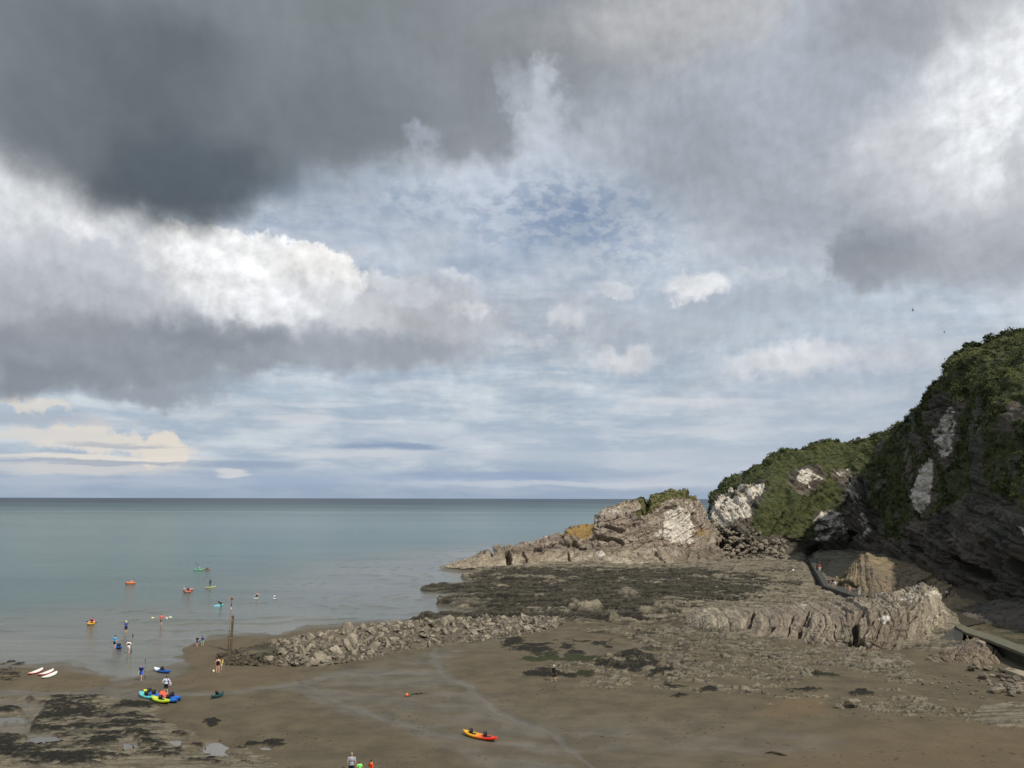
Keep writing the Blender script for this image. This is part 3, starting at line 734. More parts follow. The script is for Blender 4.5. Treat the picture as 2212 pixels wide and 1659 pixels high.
# low wavelets rolling in parallel to the sand
ph_ = sd_ / 5.0 + 1.4 * fbm2(SX, SY, 0.03, 3, 77)
brk = sstep(-.05, .35, fbm2(SX * .25, SY, 0.12, 3, 79))
wav = np.exp(-((ph_ - np.round(ph_)) / 0.13) ** 2) * brk * near * 0.17 * sstep(-1, 3, sd_)
SZ = wav + 0.02 * fbm2(SX, SY, 0.4, 3, 78) * near
SZ = np.where(SY > 420, 0.0, SZ)
A_ = np.stack([sh_, near, near * 0], -1)
# leave the sheet out where it would lie well inside the land
fm = (sd_[:-1, :-1] > -14) | (SY[:-1, :-1] > 420)
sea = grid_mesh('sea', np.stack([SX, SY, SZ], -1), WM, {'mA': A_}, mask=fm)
tag(sea, kind='structure')
# tide pools: flat sheets of water lying in the hollows
def pool(name, pts, z, kind='structure'):
    vs = [P(a, b, z) for a, b in pts]
    me = bpy.data.meshes.new(name); me.from_pydata([tuple(v) for v in vs], [], [tuple(range(len(vs)))[::-1] if False else tuple(range(len(vs)))])
    me.update(); me.materials.append(PM)
    if me.polygons[0].normal.z < 0: me.flip_normals()
    o = bpy.data.objects.new(name, me); scn.collection.objects.link(o); tag(o, kind=kind); return o
PM, t_, b_ = material('pool_water')
t_.put(b_.inputs['Base Color'], S(84, 80, 71)); b_.inputs['Roughness'].default_value = 0.05; b_.inputs['IOR'].default_value = 1.333
bump(t_, b_, t_.noise(t_.new('ShaderNodeNewGeometry').outputs['Position'], 3.0, 3, .5), 0.12, 0.05)
# ------------------------------------------------------------------ cliffs and large outcrops (lofted, bedded rock)
def at(px, d, z):
    """world point at distance y = d and height z, in the bearing of picture column px"""
    x = 0.0
    for _ in range(3):
        dep = -(CR[0, 2] * x + CR[1, 2] * d + CR[2, 2] * (z - CAMZ))
        lat = (px - CX) / FPX * dep
        x = (lat - CR[1, 0] * d - CR[2, 0] * (z - CAMZ)) / CR[0, 0]
    return np.array([x, d, z])

def smooth_resample(K, n, sm=3):
    K = np.asarray(K, float)
    L = np.concatenate([[0], np.cumsum(np.linalg.norm(np.diff(K[:, :2], axis=0), axis=1) + 1e-3)])
    return L

def loft(name, secs, nU, nV, prof, mat, disp, masks, back=(10, -14, 18), nB=26, sm=5, kind=None):
    """secs: (base xyz, crest xyz); prof: (v, plan fraction, height fraction) ; back: (extra distance, drop) behind the crest"""
    base = np.array([s[0] for s in secs]); top = np.array([s[1] for s in secs])
    L = np.concatenate([[0], np.cumsum(0.5 * np.linalg.norm(np.diff(base, axis=0), axis=1) + 0.5 * np.linalg.norm(np.diff(top, axis=0), axis=1))])
    u = np.linspace(0, L[-1], nU)
    def rs(A):
        out = np.stack([np.interp(u, L, A[:, i]) for i in range(3)], -1)
        k = np.hanning(sm + 2)[1:-1]; k /= k.sum()
        p = np.pad(out, ((sm // 2, sm // 2), (0, 0)), 'edge')
        return np.stack([np.convolve(p[:, i], k, 'valid') for i in range(3)], -1)
    Bc, Tc = rs(base), rs(top)
    v = np.linspace(0, 1, nV)
    pv = np.array(prof)
    f = np.interp(v, pv[:, 0], pv[:, 1]); g = np.interp(v, pv[:, 0], pv[:, 2])
    kk = np.hanning(9)[1:-1]; kk /= kk.sum()
    f = np.convolve(np.pad(f, 3, 'reflect', reflect_type='odd'), kk, 'valid'); g = np.convolve(np.pad(g, 3, 'reflect', reflect_type='odd'), kk, 'valid')
    co = np.empty((nV, nU, 3))
    co[..., :2] = Bc[None, :, :2] + (Tc - Bc)[None, :, :2] * f[:, None, None]
    co[..., 2] = Bc[None, :, 2] + (Tc - Bc)[None, :, 2] * g[:, None]
    # skirt below the foot and the far side behind the crest
    w = np.linspace(0, 1, nB + 1)[1:]
    out = Tc[:, :2] / np.linalg.norm(Tc[:, :2], axis=1)[:, None]
    bk = np.empty((nB, nU, 3))
    bk[..., :2] = Tc[None, :, :2] + out[None] * (back[0] * w[:, None, None])
    bk[..., 2] = Tc[None, :, 2] * (1 - w[:, None] ** 1.6) + (back[1] if back[1] > 0 else -2.0) * 0 + w[:, None] ** 1.6 * (-2.5 if back[1] <= 0 else Tc[None, :, 2] * .9)
    foot = co[0:1].copy(); foot[..., 2] -= 3.0
    foot2 = co[0:1].copy(); foot2[..., 2] -= 1.2
    co = np.concatenate([foot, foot2, co, bk], 0)
    du = np.gradient(co, axis=1); dv = np.gradient(co, axis=0)
    nr = np.cross(du, dv); nr /= np.linalg.norm(nr, axis=2)[..., None] + 1e-9
    # outward = towards the camera / up
    flip = (nr[..., 1] * 0 + nr[..., 2])
    sgn = np.sign(np.median(nr[2:nV + 2, :, 1])) * -1.0
    nr = nr * sgn
    ppx, ppy = pix(co[..., 0], co[..., 1], co[..., 2])
    dsp = disp(co, ppx, ppy, nr)
    fade = np.ones(co.shape[:2]); fade[0] = 0; fade[1] = 0.3
    co = co + (dsp * fade)[..., None] * nr if dsp.ndim == 2 else co + dsp * fade[..., None]
    ppx, ppy = pix(co[..., 0], co[..., 1], co[..., 2])
    A, B = masks(co, ppx, ppy, nr)
    o = grid_mesh(name, co, mat, {'mA': A, 'mB': B})
    if sgn < 0:
        o.data.flip_normals()
    if kind: o['kind'] = kind
    o_co = co
    return o, o_co, nr

def layers(q, th, seed, sharp=.18):
    """stepped bedding: q is the coordinate across the beds"""
    k = np.floor(q / th); fr = q / th - k
    a = hash1(k, seed); b_ = hash1(k + 1, seed)
    s_ = sstep(1 - sharp, 1.0, fr)
    return a + (b_ - a) * s_ - 0.45 * np.exp(-((np.minimum(fr, 1 - fr)) / (sharp * .45)) ** 2)

def blocks(co, s, seed, sq=(1, 1, 1)):
    x, y, z = co[..., 0] * s * sq[0], co[..., 1] * s * sq[1], co[..., 2] * s * sq[2]
    x = x + .8 * pn3(x * .6, y * .6, z * .6, seed); y = y + .8 * pn3(x * .6, y * .6, z * .6, seed + 1); z = z + .8 * pn3(x * .6, y * .6, z * .6, seed + 2)
    i = np.floor(x); j = np.floor(y); k = np.floor(z)
    h = hash1(i * 7349 + j * 9151 + k * 3571, seed)
    e = np.minimum.reduce([np.minimum(x - i, i + 1 - x), np.minimum(y - j, j + 1 - y), np.minimum(z - k, k + 1 - z)])
    return h * sstep(0, .15, e)

def gro(px, py, lines):
    """clefts: list of (points, width, depth) measured in the photograph"""
    r = np.zeros(px.shape)
    for pts, w, dep in lines:
        dd = np.full(px.shape, 1e9)
        for (a0, b0), (a1, b1) in zip(pts[:-1], pts[1:]):
            ex, ey = a1 - a0, b1 - b0
            tq = np.clip(((px - a0) * ex + (py - b0) * ey) / (ex * ex + ey * ey + 1e-6), 0, 1)
            dd = np.minimum(dd, np.hypot(px - a0 - ex * tq, py - b0 - ey * tq))
        r = np.maximum(r, dep * sstep(w, w * .35, dd))
    return r

def pm(px, py, poly, s):
    return sstep(-s, s, sdf(px, py, poly))

# ---------- headland with the stack, running out to sea
def nrm(v):
    v = np.array(v, float); return v / np.linalg.norm(v)
HL = [((948, 245, -.3), (950, 1226, 246)), ((975, 240, 0), (975, 1216, 248)), ((1000, 238, .2), (1000, 1207, 250)), ((1040, 236, .4), (1040, 1196, 253)), ((1062, 236, .4), (1058, 1188, 255)), ((1075, 236, .4), (1075, 1180, 256)),
      ((1110, 236, .5), (1115, 1174, 258)), ((1160, 236, .5), (1165, 1162, 261)), ((1220, 237, .5), (1222, 1150, 264)), ((1262, 238, .5), (1262, 1135, 267)), ((1284, 238, .6), (1283, 1133, 267)),
      ((1292, 239, .6), (1287, 1120, 267)), ((1305, 239, .6), (1290, 1104, 267)), ((1320, 240, .7), (1303, 1094, 268)), ((1345, 240, .8), (1336, 1084, 268)), ((1375, 241, .9), (1372, 1073, 269)), ((1410, 242, 1), (1405, 1064, 270)),
      ((1450, 243, 1), (1448, 1057, 271)), ((1485, 246, 1), (1480, 1060, 272)), ((1512, 250, 1.5), (1504, 1074, 274)), ((1532, 256, 2), (1518, 1094, 277)), ((1552, 263, 2.5), (1530, 1118, 281)), ((1580, 270, 3), (1552, 1150, 286))]
secs = [(at(*b), np.array(PD(*t_))) for b, t_ in HL]
nbH = nrm((-0.28, -0.35, 1.0))
cle = [([(1098, 1226), (1100, 1205), (1096, 1193)], 7, 3.0), ([(1128, 1225), (1138, 1205), (1130, 1190)], 4, 1.2), ([(1231, 1212), (1229, 1190)], 3, 1.5), ([(1175, 1175), (1230, 1176)], 4, 1.6), ([(1290, 1160), (1320, 1165), (1345, 1172)], 6, 2.2),
       ([(1300, 1138), (1345, 1147)], 4, 1.4), ([(1396, 1066), (1400, 1085), (1392, 1108)], 8, 2.2), ([(1300, 1125), (1330, 1118)], 3, 1), ([(1060, 1185), (1063, 1197)], 5, 2), ([(1240, 1172), (1262, 1180)], 5, 2.2), ([(1150, 1178), (1168, 1184)], 5, 2.0),
       ([(1415, 1196), (1440, 1225)], 4, 1.4), ([(1490, 1190), (1478, 1215)], 3, 1.0), ([(1550, 1150), (1560, 1180)], 6, 2), ([(1500, 1110), (1508, 1160)], 5, 1.5), ([(1205, 1165), (1218, 1150)], 3, 1)]
def dispH(co, px, py, nr):
    x, y, z = co[..., 0], co[..., 1], co[..., 2]
    q = (co * nbH).sum(-1) + 0.9 * fbm3(x, y, z, .12, 3, 1)
    am = sstep(1222, 1180, py) * .75 + .25
    d = 1.7 * fbm3(x, y, z, .09, 3, 2) * am
    d += am * (1.25 * layers(q, 1.9, 3) + .5 * layers(q + .3 * fbm3(x, y, z, .5, 2, 5), .62, 4)) - .8 * am
    d += am * .8 * (blocks(co, .35, 6, (1, 1, .8)) - .4) + .35 * (blocks(co, .95, 9) - .4) * am
    d += .25 * fbm3(x, y, z, .9, 4, 7)
    d -= 1.25 * gro(px + 2.5 * fbm3(x, y, z, .5, 3, 8), py + 2 * fbm3(x, y, z, .5, 3, 9), cle)
    return d
def maskH(co, px, py, nr):
    x, y, z = co[..., 0], co[..., 1], co[..., 2]
    jx = px + 9 * fbm3(x, y, z, .3, 4, 21, .65); jy = py + 6 * fbm3(x, y, z, .3, 4, 22, .65)
    front = 1.0
    veg = pm(jx, jy, [(1372, 1078), (1395, 1050), (1500, 1045), (1502, 1080), (1465, 1076), (1432, 1084), (1418, 1100), (1398, 1110), (1376, 1110), (1384, 1092)], 3)
    veg = np.maximum(veg, sstep(0, 6, 1066 - jy + 0 * x) * (px > 1380))
    veg *= .55 + .45 * sstep(-.25, .15, fbm3(x, y, z, .8, 3, 24)); veg = np.maximum(veg, .6 * pm(jx, jy, [(1370, 1100), (1420, 1100), (1410, 1114), (1372, 1116)], 3))
    white = pm(jx, jy, [(1435, 1108), (1468, 1086), (1486, 1100), (1502, 1135), (1494, 1176), (1452, 1172), (1425, 1160), (1404, 1158), (1436, 1140)], 5)
    white = np.maximum(white, .9 * ell(1296, 1196, 9, 8, .4, jx, jy))
    white = np.maximum(white, .46 * sstep(1175, 1100, jy) * (px > 1285)) * (.82 + .5 * fbm3(x, y, z, .22, 4, 23, .6))
    och = pm(jx, jy, [(1200, 1154), (1245, 1136), (1275, 1126), (1288, 1134), (1282, 1152), (1262, 1168), (1236, 1156)], 3)
    och = np.maximum(och, .75 * ell(1515, 1150, 13, 8, .4, jx, jy)); och = np.maximum(och, .3 * sstep(1100, 1088, jy) * (px > 1290) * (px < 1370))
    tan = sstep(1186, 1196, jy)
    wd = .55 * sstep(1182, 1190, jy) * sstep(1400, 1500, px) + .5 * sstep(-8, 0, -(np.abs(jy - 1186) - 4)) * sstep(1340, 1280, px)
    pink = sstep(1192, 1182, jy) * .45
    weed = .8 * sstep(1220, 1230, jy)
    A = np.stack([veg, white, wd], -1); B = np.stack([np.clip(och + .16 * tan, 0, 1), pink, weed], -1)
    return A, B
RMH = rock_material('headland_rock', rot=(R(-18), R(16), 0), base=((112, 105, 92), (172, 162, 145)), scale=.8, stretch=(.35, .35, 2.4), vegc=((70, 74, 46), (112, 108, 72)))
head, _, _ = loft('headland', secs, 820, 210, [(0, 0, 0), (.15, .28, .07), (.38, .56, .17), (.5, .63, .34), (.75, .78, .78), (1, 1, 1)], RMH, dispH, maskH, back=(22, -1), sm=9)
tag(head, 'pinkish rocky headland with a grassy topped stack running out into the sea', 'headland', kind='structure')

# ---------- the cliff: far slope, nose and near wall
CL = [((1528, 288, 12), (1530, 1112, 296)), ((1536, 286, 10), (1537, 1084, 301)), ((1545, 285, 8), (1546, 1068, 305)), ((1570, 281, 5.5), (1568, 1043, 312)), ((1610, 277, 4), (1605, 1029, 318)), ((1650, 275, 3.2), (1652, 1010, 322)), ((1680, 277, 3.5), (1668, 995, 322)),
      ((1720, 283, 4.2), (1700, 983, 324)), ((1770, 293, 5), (1760, 964, 328)), ((1840, 297, 5), (1825, 955, 330)), ((1895, 287, 5), (1890, 942, 328)), ((1925, 268, 4.3), (1928, 926, 320)), ((1944, 254, 3.6), (1956, 914, 309)),
      ((1962, 241, 3), (1984, 886, 287)), ((1985, 226, 2.5), (2008, 857, 262)), ((2012, 210, 2), (2027, 832, 246)), ((2040, 200, 2), (2026, 802, 240)), ((2075, 188, 1.5), (2042, 771, 239)), ((2110, 176, 1.5), (2078, 746, 239)),
      ((2150, 162, 1.5), (2122, 729, 237)), ((2190, 149, 1.5), (2165, 716, 233)), ((2240, 136, 1.7), (2225, 708, 226)), ((2400, 114, 3), (2420, 690, 205)), ((2700, 95, 6), (2800, 640, 170)), ((3200, 70, 10), (3500, 560, 125)), ((4500, 40, 14), (5200, 500, 80))]
secs = [(at(*b), np.array(PD(*t_))) for b, t_ in CL]
nbC = nrm((0.62, -0.25, 0.85))
cleC = [([(1838, 1152), (1838, 1166)], 8, 4.5), ([(1862, 1040), (1870, 1090), (1880, 1130), (1893, 1160)], 6, 3), ([(1835, 1030), (1848, 1080), (1862, 1130), (1868, 1166)], 4, 2), ([(1905, 1120), (1912, 1165)], 8, 3), ([(1960, 1180), (1985, 1190)], 8, 4),
        ([(2150, 1060), (2190, 1085), (2180, 1120)], 16, 6), ([(2060, 1215), (2110, 1235), (2150, 1250)], 18, 6), ([(2120, 1180), (2180, 1230)], 12, 4), ([(1690, 1060), (1700, 1110), (1680, 1150)], 14, 2.5), ([(2030, 800), (2045, 850), (2035, 890)], 14, 3),
        ([(1930, 1000), (1950, 1060), (1940, 1120)], 12, 3), ([(2085, 850), (2095, 950), (2090, 1050)], 14, 3), ([(1580, 1075), (1600, 1100)], 8, 2), ([(2185, 1100), (2205, 1180)], 10, 4), ([(2190, 1195), (2225, 1250)], 14, 4)]
VEGROCK = [  # bare rock polygons: points, value
    ([(1520, 1120), (1540, 1074), (1560, 1054), (1600, 1044), (1655, 1036), (1664, 1056), (1645, 1076), (1632, 1096), (1636, 1116), (1628, 1136), (1642, 1152), (1672, 1178), (1668, 1215), (1500, 1215)], 1),
    ([(1704, 1022), (1740, 1004), (1768, 1008), (1790, 1030), (1764, 1060), (1722, 1072), (1704, 1050)], 1),
    ([(1795, 1015), (1842, 1006), (1855, 1030), (1880, 1040), (1880, 1090), (1905, 1110), (1912, 1170), (1830, 1175), (1828, 1120), (1812, 1060)], 1),
    ([(1752, 1120), (1775, 1102), (1815, 1100), (1835, 1120), (1840, 1172), (1760, 1172)], 1),
    ([(1560, 1150), (1720, 1160), (1760, 1165), (1950, 1160), (1950, 1230), (1560, 1230)], 1),
    ([(1965, 1075), (1982, 1015), (2004, 980), (2018, 990), (2020, 1045), (2012, 1060), (2008, 1098), (1985, 1112), (1966, 1090)], 1),
    ([(2012, 970), (2010, 925), (2036, 888), (2056, 872), (2072, 888), (2068, 940), (2062, 990), (2040, 1018), (2022, 1000)], 1),
    ([(1985, 880), (2010, 850), (2022, 830), (2020, 790), (2060, 780), (2055, 850), (2045, 880), (2010, 920), (1995, 925)], 1),
    ([(1950, 1130), (2010, 1110), (2050, 1090), (2110, 1060), (2190, 1080), (2250, 1150), (2400, 1200), (2400, 1400), (1950, 1300)], 1),
    ([(1925, 930), (1960, 905), (2000, 960), (1990, 985), (1955, 940)], .8)]
def dispC(co, px, py, nr):
    x, y, z = co[..., 0], co[..., 1], co[..., 2]
    q = (co * nbC).sum(-1) + 1.6 * fbm3(x, y, z, .06, 3, 31)
    rk = np.zeros(px.shape)
    for poly, a in VEGROCK: rk = np.maximum(rk, a * pm(px, py, poly, 8))
    d = 4.5 * fbm3(x, y, z, .035, 3, 32) + 2.0 * fbm3(x, y, z, .1, 4, 33)
    d += (.3 + .7 * rk) * (1.7 * layers(q, 3.4, 34) + .9 * layers(q + .5 * fbm3(x, y, z, .3, 2, 35), 1.2, 36) - 1.0)
    d += rk * (1.2 * (blocks(co, .22, 37) - .4) + .6 * (blocks(co, .6, 39) - .4))
    d += .5 * fbm3(x, y, z, .5, 4, 40) * (1.2 - .6 * rk)
    d -= .9 * gro(px + 5 * fbm3(x, y, z, .3, 3, 41), py + 5 * fbm3(x, y, z, .3, 3, 42), cleC)
    top = sstep(0, 1, (np.arange(co.shape[0]) - 2) / 260.0)
    return d * sstep(1530, 1545, px) 
def maskC(co, px, py, nr):
    x, y, z = co[..., 0], co[..., 1], co[..., 2]
    jx = px + 16 * fbm3(x, y, z, .12, 5, 51, .65); jy = py + 14 * fbm3(x, y, z, .12, 5, 52, .65)
    rk = np.zeros(px.shape)
    for poly, a in VEGROCK: rk = np.maximum(rk, a * pm(jx, jy, poly, 5))
    behind = np.zeros(px.shape, bool); behind[240 + 2:] = True
    rk = np.where(behind, 0, rk)
    rk = np.maximum(rk, .8 * sstep(.08, .25, fbm3(x, y, z, .1, 5, 53, .62)) * (px > 1890) * sstep(800, 900, py))
    veg = 1 - rk
    white = np.zeros(px.shape)
    sx = px + 14 * fbm3(x, y, z, .16, 5, 54, .65); sy = py + 14 * fbm3(x, y, z, .16, 5, 55, .65)
    for poly, a in (([(1968, 1078), (1984, 1018), (2004, 985), (2014, 995), (2017, 1045), (2008, 1062), (2004, 1096), (1985, 1110), (1972, 1092)], 1.0), ([(2016, 965), (2014, 928), (2040, 892), (2056, 876), (2068, 892), (2064, 940), (2056, 975), (2036, 990)], .55),
                    ([(1532, 1118), (1552, 1062), (1600, 1046), (1656, 1040), (1648, 1062), (1626, 1084), (1626, 1116), (1600, 1130), (1560, 1150)], .62), ([(1716, 1024), (1742, 1010), (1780, 1030), (1745, 1052), (1722, 1044)], .62),
                    ([(1802, 1018), (1838, 1010), (1850, 1060), (1876, 1110), (1890, 1160), (1862, 1165), (1848, 1100), (1822, 1050)], .45), ([(1756, 1122), (1778, 1104), (1815, 1102), (1832, 1120), (1834, 1166), (1762, 1168)], .45),
                    ([(2192, 1130), (2240, 1150), (2260, 1190), (2215, 1170)], .7)):
        white = np.maximum(white, a * pm(sx, sy, poly, 4))
    white = white * (.98 + .9 * fbm3(x * .5, y * .5, z - x * .5, .35, 4, 56, .6)); white = np.where(behind, 0, white)
    wd = sstep(1160, 1200, py) * sstep(1900, 1950, px) * .7 + .5 * (px < 1760) * sstep(1165, 1180, py)
    och = .4 * ell(1612, 1060, 20, 14, .4, jx, jy) * 1 + .5 * ell(2012, 1000, 8, 10, .5, jx, jy)
    A = np.stack([veg, white, wd], -1); B = np.stack([och, 0 * veg, white * 0], -1)
    return A, B
RMC = rock_material('cliff_rock', rot=(R(-14), R(-36), 0), base=((44, 44, 38), (90, 88, 77)), scale=.5, stretch=(.3, .3, 3.2), crack=.6)
cliff, coC, nrC = loft('cliff', secs, 1150, 300, [(0, 0, 0), (.25, .10, .20), (.5, .30, .52), (.75, .60, .80), (1, 1, 1)], RMC, dispC, maskC, back=(90, 1), nB=30, sm=15)
tag(cliff, kind='structure')
# ---------- outcrops standing on the foreshore, each one a thing
def outcrop(name, label, keys, nU, nV, prof, mat, nb, th, amp, cl=(), mask=None, back=(9, -1), sm=7, base_amp=.45, dz=0.0, clw=1.0, cat='rock outcrop'):
    """keys: ((base px, py, z), (crest px, py, extra distance))"""
    secs = []
    for (bx_, by_, bz_), (tx_, ty_, ex) in keys:
        b_ = P(bx_, by_, bz_); t_ = PD(tx_, ty_, b_.y + ex)
        secs.append((np.array(b_), np.array(t_)))
    nb = nrm(nb)
    def disp(co, px, py, nr):
        x, y, z = co[..., 0], co[..., 1], co[..., 2]
        q = (co * nb).sum(-1) + .22 * fbm3(x, y, z, .25, 3, 61)
        amp_ = amp * (.35 + .65 * sstep(1720, 1880, px)) if name == 'rock_ridge' else amp
        d = base_amp * fbm3(x, y, z, .22, 3, 62) + amp_ * (layers(q, th, 63, .16) - .5) + amp_ * .45 * (layers(q + .1 * fbm3(x, y, z, 1., 2, 65), th * .37, 64, .3) - .5)
        d += amp_ * .42 * (blocks(co, .8, 66) - .4) + .10 * fbm3(x, y, z, 1.6, 4, 67)
        d -= clw * gro(px + 3 * fbm3(x, y, z, .6, 3, 68), py + 3 * fbm3(x, y, z, .6, 3, 69), cl)
        return d
    def mk(co, px, py, nr):
        if mask: return mask(co, px, py, nr)
        z_ = np.zeros(px.shape)
        return np.stack([z_, z_, z_], -1), np.stack([z_, z_, z_], -1)
    o, co, nr = loft(name, secs, nU, nV, prof, mat, disp, mk, back=back, nB=14, sm=sm)
    tag(o, label, cat)
    return o
RMR = rock_material('ridge_rock', rot=(0, R(50), 0), base=((104, 97, 84), (160, 149, 128)), scale=1.0, stretch=(.28, .28, 3.4), crack=.35)
def maskR(co, px, py, nr):
    x, y, z = co[..., 0], co[..., 1], co[..., 2]
    n = fbm3(x, y, z, .8, 4, 71)
    white = np.clip(.10 + .45 * n + .14 * sstep(1340, 1280, py) + .10 * sstep(1880, 2000, px), 0, 1)
    white = np.maximum(white, pm(px + 3 * n, py, [(1897, 1336), (1912, 1328), (1925, 1334), (1910, 1348)], 2))
    white = np.maximum(white, .8 * pm(px, py, [(1905, 1312), (1935, 1285), (1942, 1288), (1915, 1320)], 3) * 0)
    wd = .6 * sstep(.1, .3, fbm3(x, y, z, .3, 3, 73)) * sstep(1360, 1330, py) * sstep(1790, 1860, px) * sstep(1960, 1900, px) + .4 * sstep(1386, 1400, py)
    pink = sstep(-.1, .3, fbm3(x, y, z, .2, 3, 72)) * .2
    z_ = np.zeros(px.shape)
    return np.stack([z_, white, wd], -1), np.stack([z_, pink, z_], -1)
ridge_cl = [([(1613, 1362), (1616, 1345), (1625, 1325)], 7, 2.2), ([(1722, 1378), (1728, 1360), (1745, 1328)], 6, 1.8), ([(1742, 1352), (1755, 1330)], 4, 1.0), ([(1846, 1385), (1850, 1368), (1843, 1345), (1862, 1322)], 8, 2.8), ([(1838, 1390), (1862, 1388)], 9, 2.0), ([(1700, 1375), (1712, 1330)], 3, .8), ([(1660, 1368), (1668, 1355)], 6, 1.2),
            ([(1980, 1330), (1962, 1370)], 4, 1.2), ([(1985, 1298), (1940, 1335)], 4, 1.1), ([(2015, 1370), (2035, 1330)], 4, 1.2), ([(1866, 1375), (1895, 1330)], 3, .8), ([(1800, 1380), (1803, 1350)], 2, .4)]
outcrop('rock_ridge', 'long pale ridge of steeply tilted rock beds with small dark caves at its foot', [
    ((1476, 1350, .5), (1480, 1336, 5)), ((1500, 1358, .5), (1502, 1321, 9)), ((1540, 1368, .5), (1535, 1316, 11)), ((1600, 1376, .5), (1592, 1315, 12)), ((1660, 1382, .5), (1650, 1311, 12)), ((1720, 1388, .5), (1708, 1306, 13)),
    ((1780, 1396, .5), (1765, 1303, 14)), ((1830, 1402, .5), (1815, 1298, 14)), ((1870, 1404, .5), (1850, 1290, 15)), ((1905, 1405, .5), (1882, 1283, 16)), ((1940, 1405, .5), (1915, 1279, 16)), ((1970, 1402, .5), (1945, 1278, 16)), ((1992, 1396, .5), (1965, 1271, 15)), ((2010, 1388, .5), (1983, 1265, 14)), ((2025, 1380, .5), (2003, 1265, 13)),
    ((2040, 1374, .5), (2018, 1278, 12)), ((2052, 1368, .5), (2028, 1306, 10)), ((2064, 1362, .5), (2050, 1330, 8)), ((2078, 1358, .5), (2066, 1350, 5))], 620, 130, [(0, 0, 0), (.2, .04, .22), (.5, .16, .58), (.75, .40, .84), (1, 1, 1)], RMR, (.76, -.03, -.65), 1.10, .85, ridge_cl, maskR, back=(12, -1), clw=1.0)
RMP = rock_material('pyramid_rock', rot=(R(10), R(-14), 0), base=((106, 94, 72), (134, 119, 92)), scale=.8, crack=.3, stretch=(.5, .5, 1.4))
outcrop('rock_outcrop', 'tan pyramid shaped rock beside the walkway, sunlit on its left half', [
    ((1795, 1262, .6), (1797, 1258, 2)), ((1808, 1270, .5), (1806, 1246, 8)), ((1822, 1275, .5), (1822, 1240, 10)), ((1840, 1278, .5), (1838, 1222, 12)), ((1862, 1280, .5), (1848, 1212, 14)), ((1885, 1282, .5), (1860, 1201, 15)), ((1905, 1284, .5), (1874, 1197, 16)), ((1920, 1285, .5), (1890, 1202, 18)),
    ((1945, 1287, .5), (1925, 1206, 20)), ((1975, 1290, .5), (1960, 1216, 22)), ((2030, 1292, .5), (2005, 1238, 16)), ((2080, 1296, .5), (2050, 1262, 10))], 300, 100, [(0, 0, 0), (.5, .4, .5), (1, 1, 1)], RMP, (.3, -.5, .8), 1.6, .55,
    [([(1812, 1246), (1826, 1244)], 4, 1.2), ([(1812, 1262), (1830, 1258), (1850, 1268)], 4, 1.6), ([(1806, 1272), (1812, 1258)], 6, 2)], back=(16, -1))
RMD = rock_material('dark_rock', rot=(0, R(10), 0), base=((62, 58, 52), (92, 86, 76)), scale=1.3, crack=.4)
outcrop('rock_outcrop', 'low dark dome of rock at the right edge behind the tide pool', [
    ((2060, 1330, .6), (2062, 1326, 3)), ((2078, 1336, .6), (2085, 1318, 9)), ((2110, 1344, .6), (2118, 1304, 16)), ((2150, 1350, .6), (2160, 1294, 20)), ((2212, 1358, .6), (2212, 1288, 22)), ((2300, 1368, .6), (2290, 1284, 22)), ((2400, 1372, .6), (2380, 1290, 18)), ((2460, 1372, .6), (2440, 1340, 10))],
    200, 60, [(0, 0, 0), (.3, .15, .4), (.6, .45, .8), (1, 1, 1)], RMD, (.1, -.3, 1), 1.4, .3)
RMW = rock_material('wedge_rock', rot=(0, R(60), 0), base=((92, 82, 68), (132, 118, 98)), scale=1.6, crack=.6)
outcrop('rock_outcrop', 'brown jagged wedge of upright rock beds below the concrete wall', [
    ((2002, 1428, .5), (2008, 1420, 2)), ((2020, 1431, .5), (2028, 1404, 6)), ((2050, 1432, .5), (2056, 1393, 8)), ((2080, 1433, .5), (2084, 1384, 9)), ((2110, 1434, .5), (2112, 1378, 9)), ((2130, 1435, .5), (2130, 1386, 8)), ((2150, 1434, .5), (2150, 1394, 7)), ((2165, 1430, .5), (2164, 1410, 5)), ((2176, 1426, .5), (2174, 1420, 2))],
    240, 70, [(0, 0, 0), (.3, .15, .35), (.6, .4, .72), (1, 1, 1)], RMW, (.8, .2, -.6), .55, .42, [([(2060, 1420), (2075, 1395)], 3, .6), ([(2100, 1425), (2118, 1400)], 3, .7), ([(2135, 1425), (2150, 1402)], 3, .6)])
RMO = rock_material('slab_rock', rot=(0, R(6), 0), base=((112, 96, 68), (144, 124, 90)), scale=1.4, crack=.5)
outcrop('rock_slab', 'flat tan rock shelf lit by the sun beside the tide pool', [
    ((2010, 1308, .6), (2012, 1303, 2)), ((2025, 1314, .6), (2028, 1297, 7)), ((2060, 1316, .6), (2060, 1292, 9)), ((2090, 1315, .6), (2092, 1294, 9)), ((2108, 1309, .6), (2106, 1300, 4)), ((2114, 1304, .6), (2112, 1302, 2))],
    120, 36, [(0, 0, 0), (.2, .08, .6), (.4, .3, .95), (1, 1, 1)], RMO, (.1, -.2, 1), .5, .15, cat='rock slab')
# tide pools beside the walls and in the near reef
pool('tide_pool', [(2020, 1345), (2015, 1318), (2030, 1312), (2080, 1314), (2110, 1306), (2140, 1330), (2130, 1344), (2090, 1352), (2050, 1350)], .75)
pool('tide_pool', [(1780, 1262), (1800, 1266), (1850, 1270), (1890, 1272), (1905, 1276), (1895, 1284), (1860, 1290), (1840, 1290), (1800, 1278)], .98)

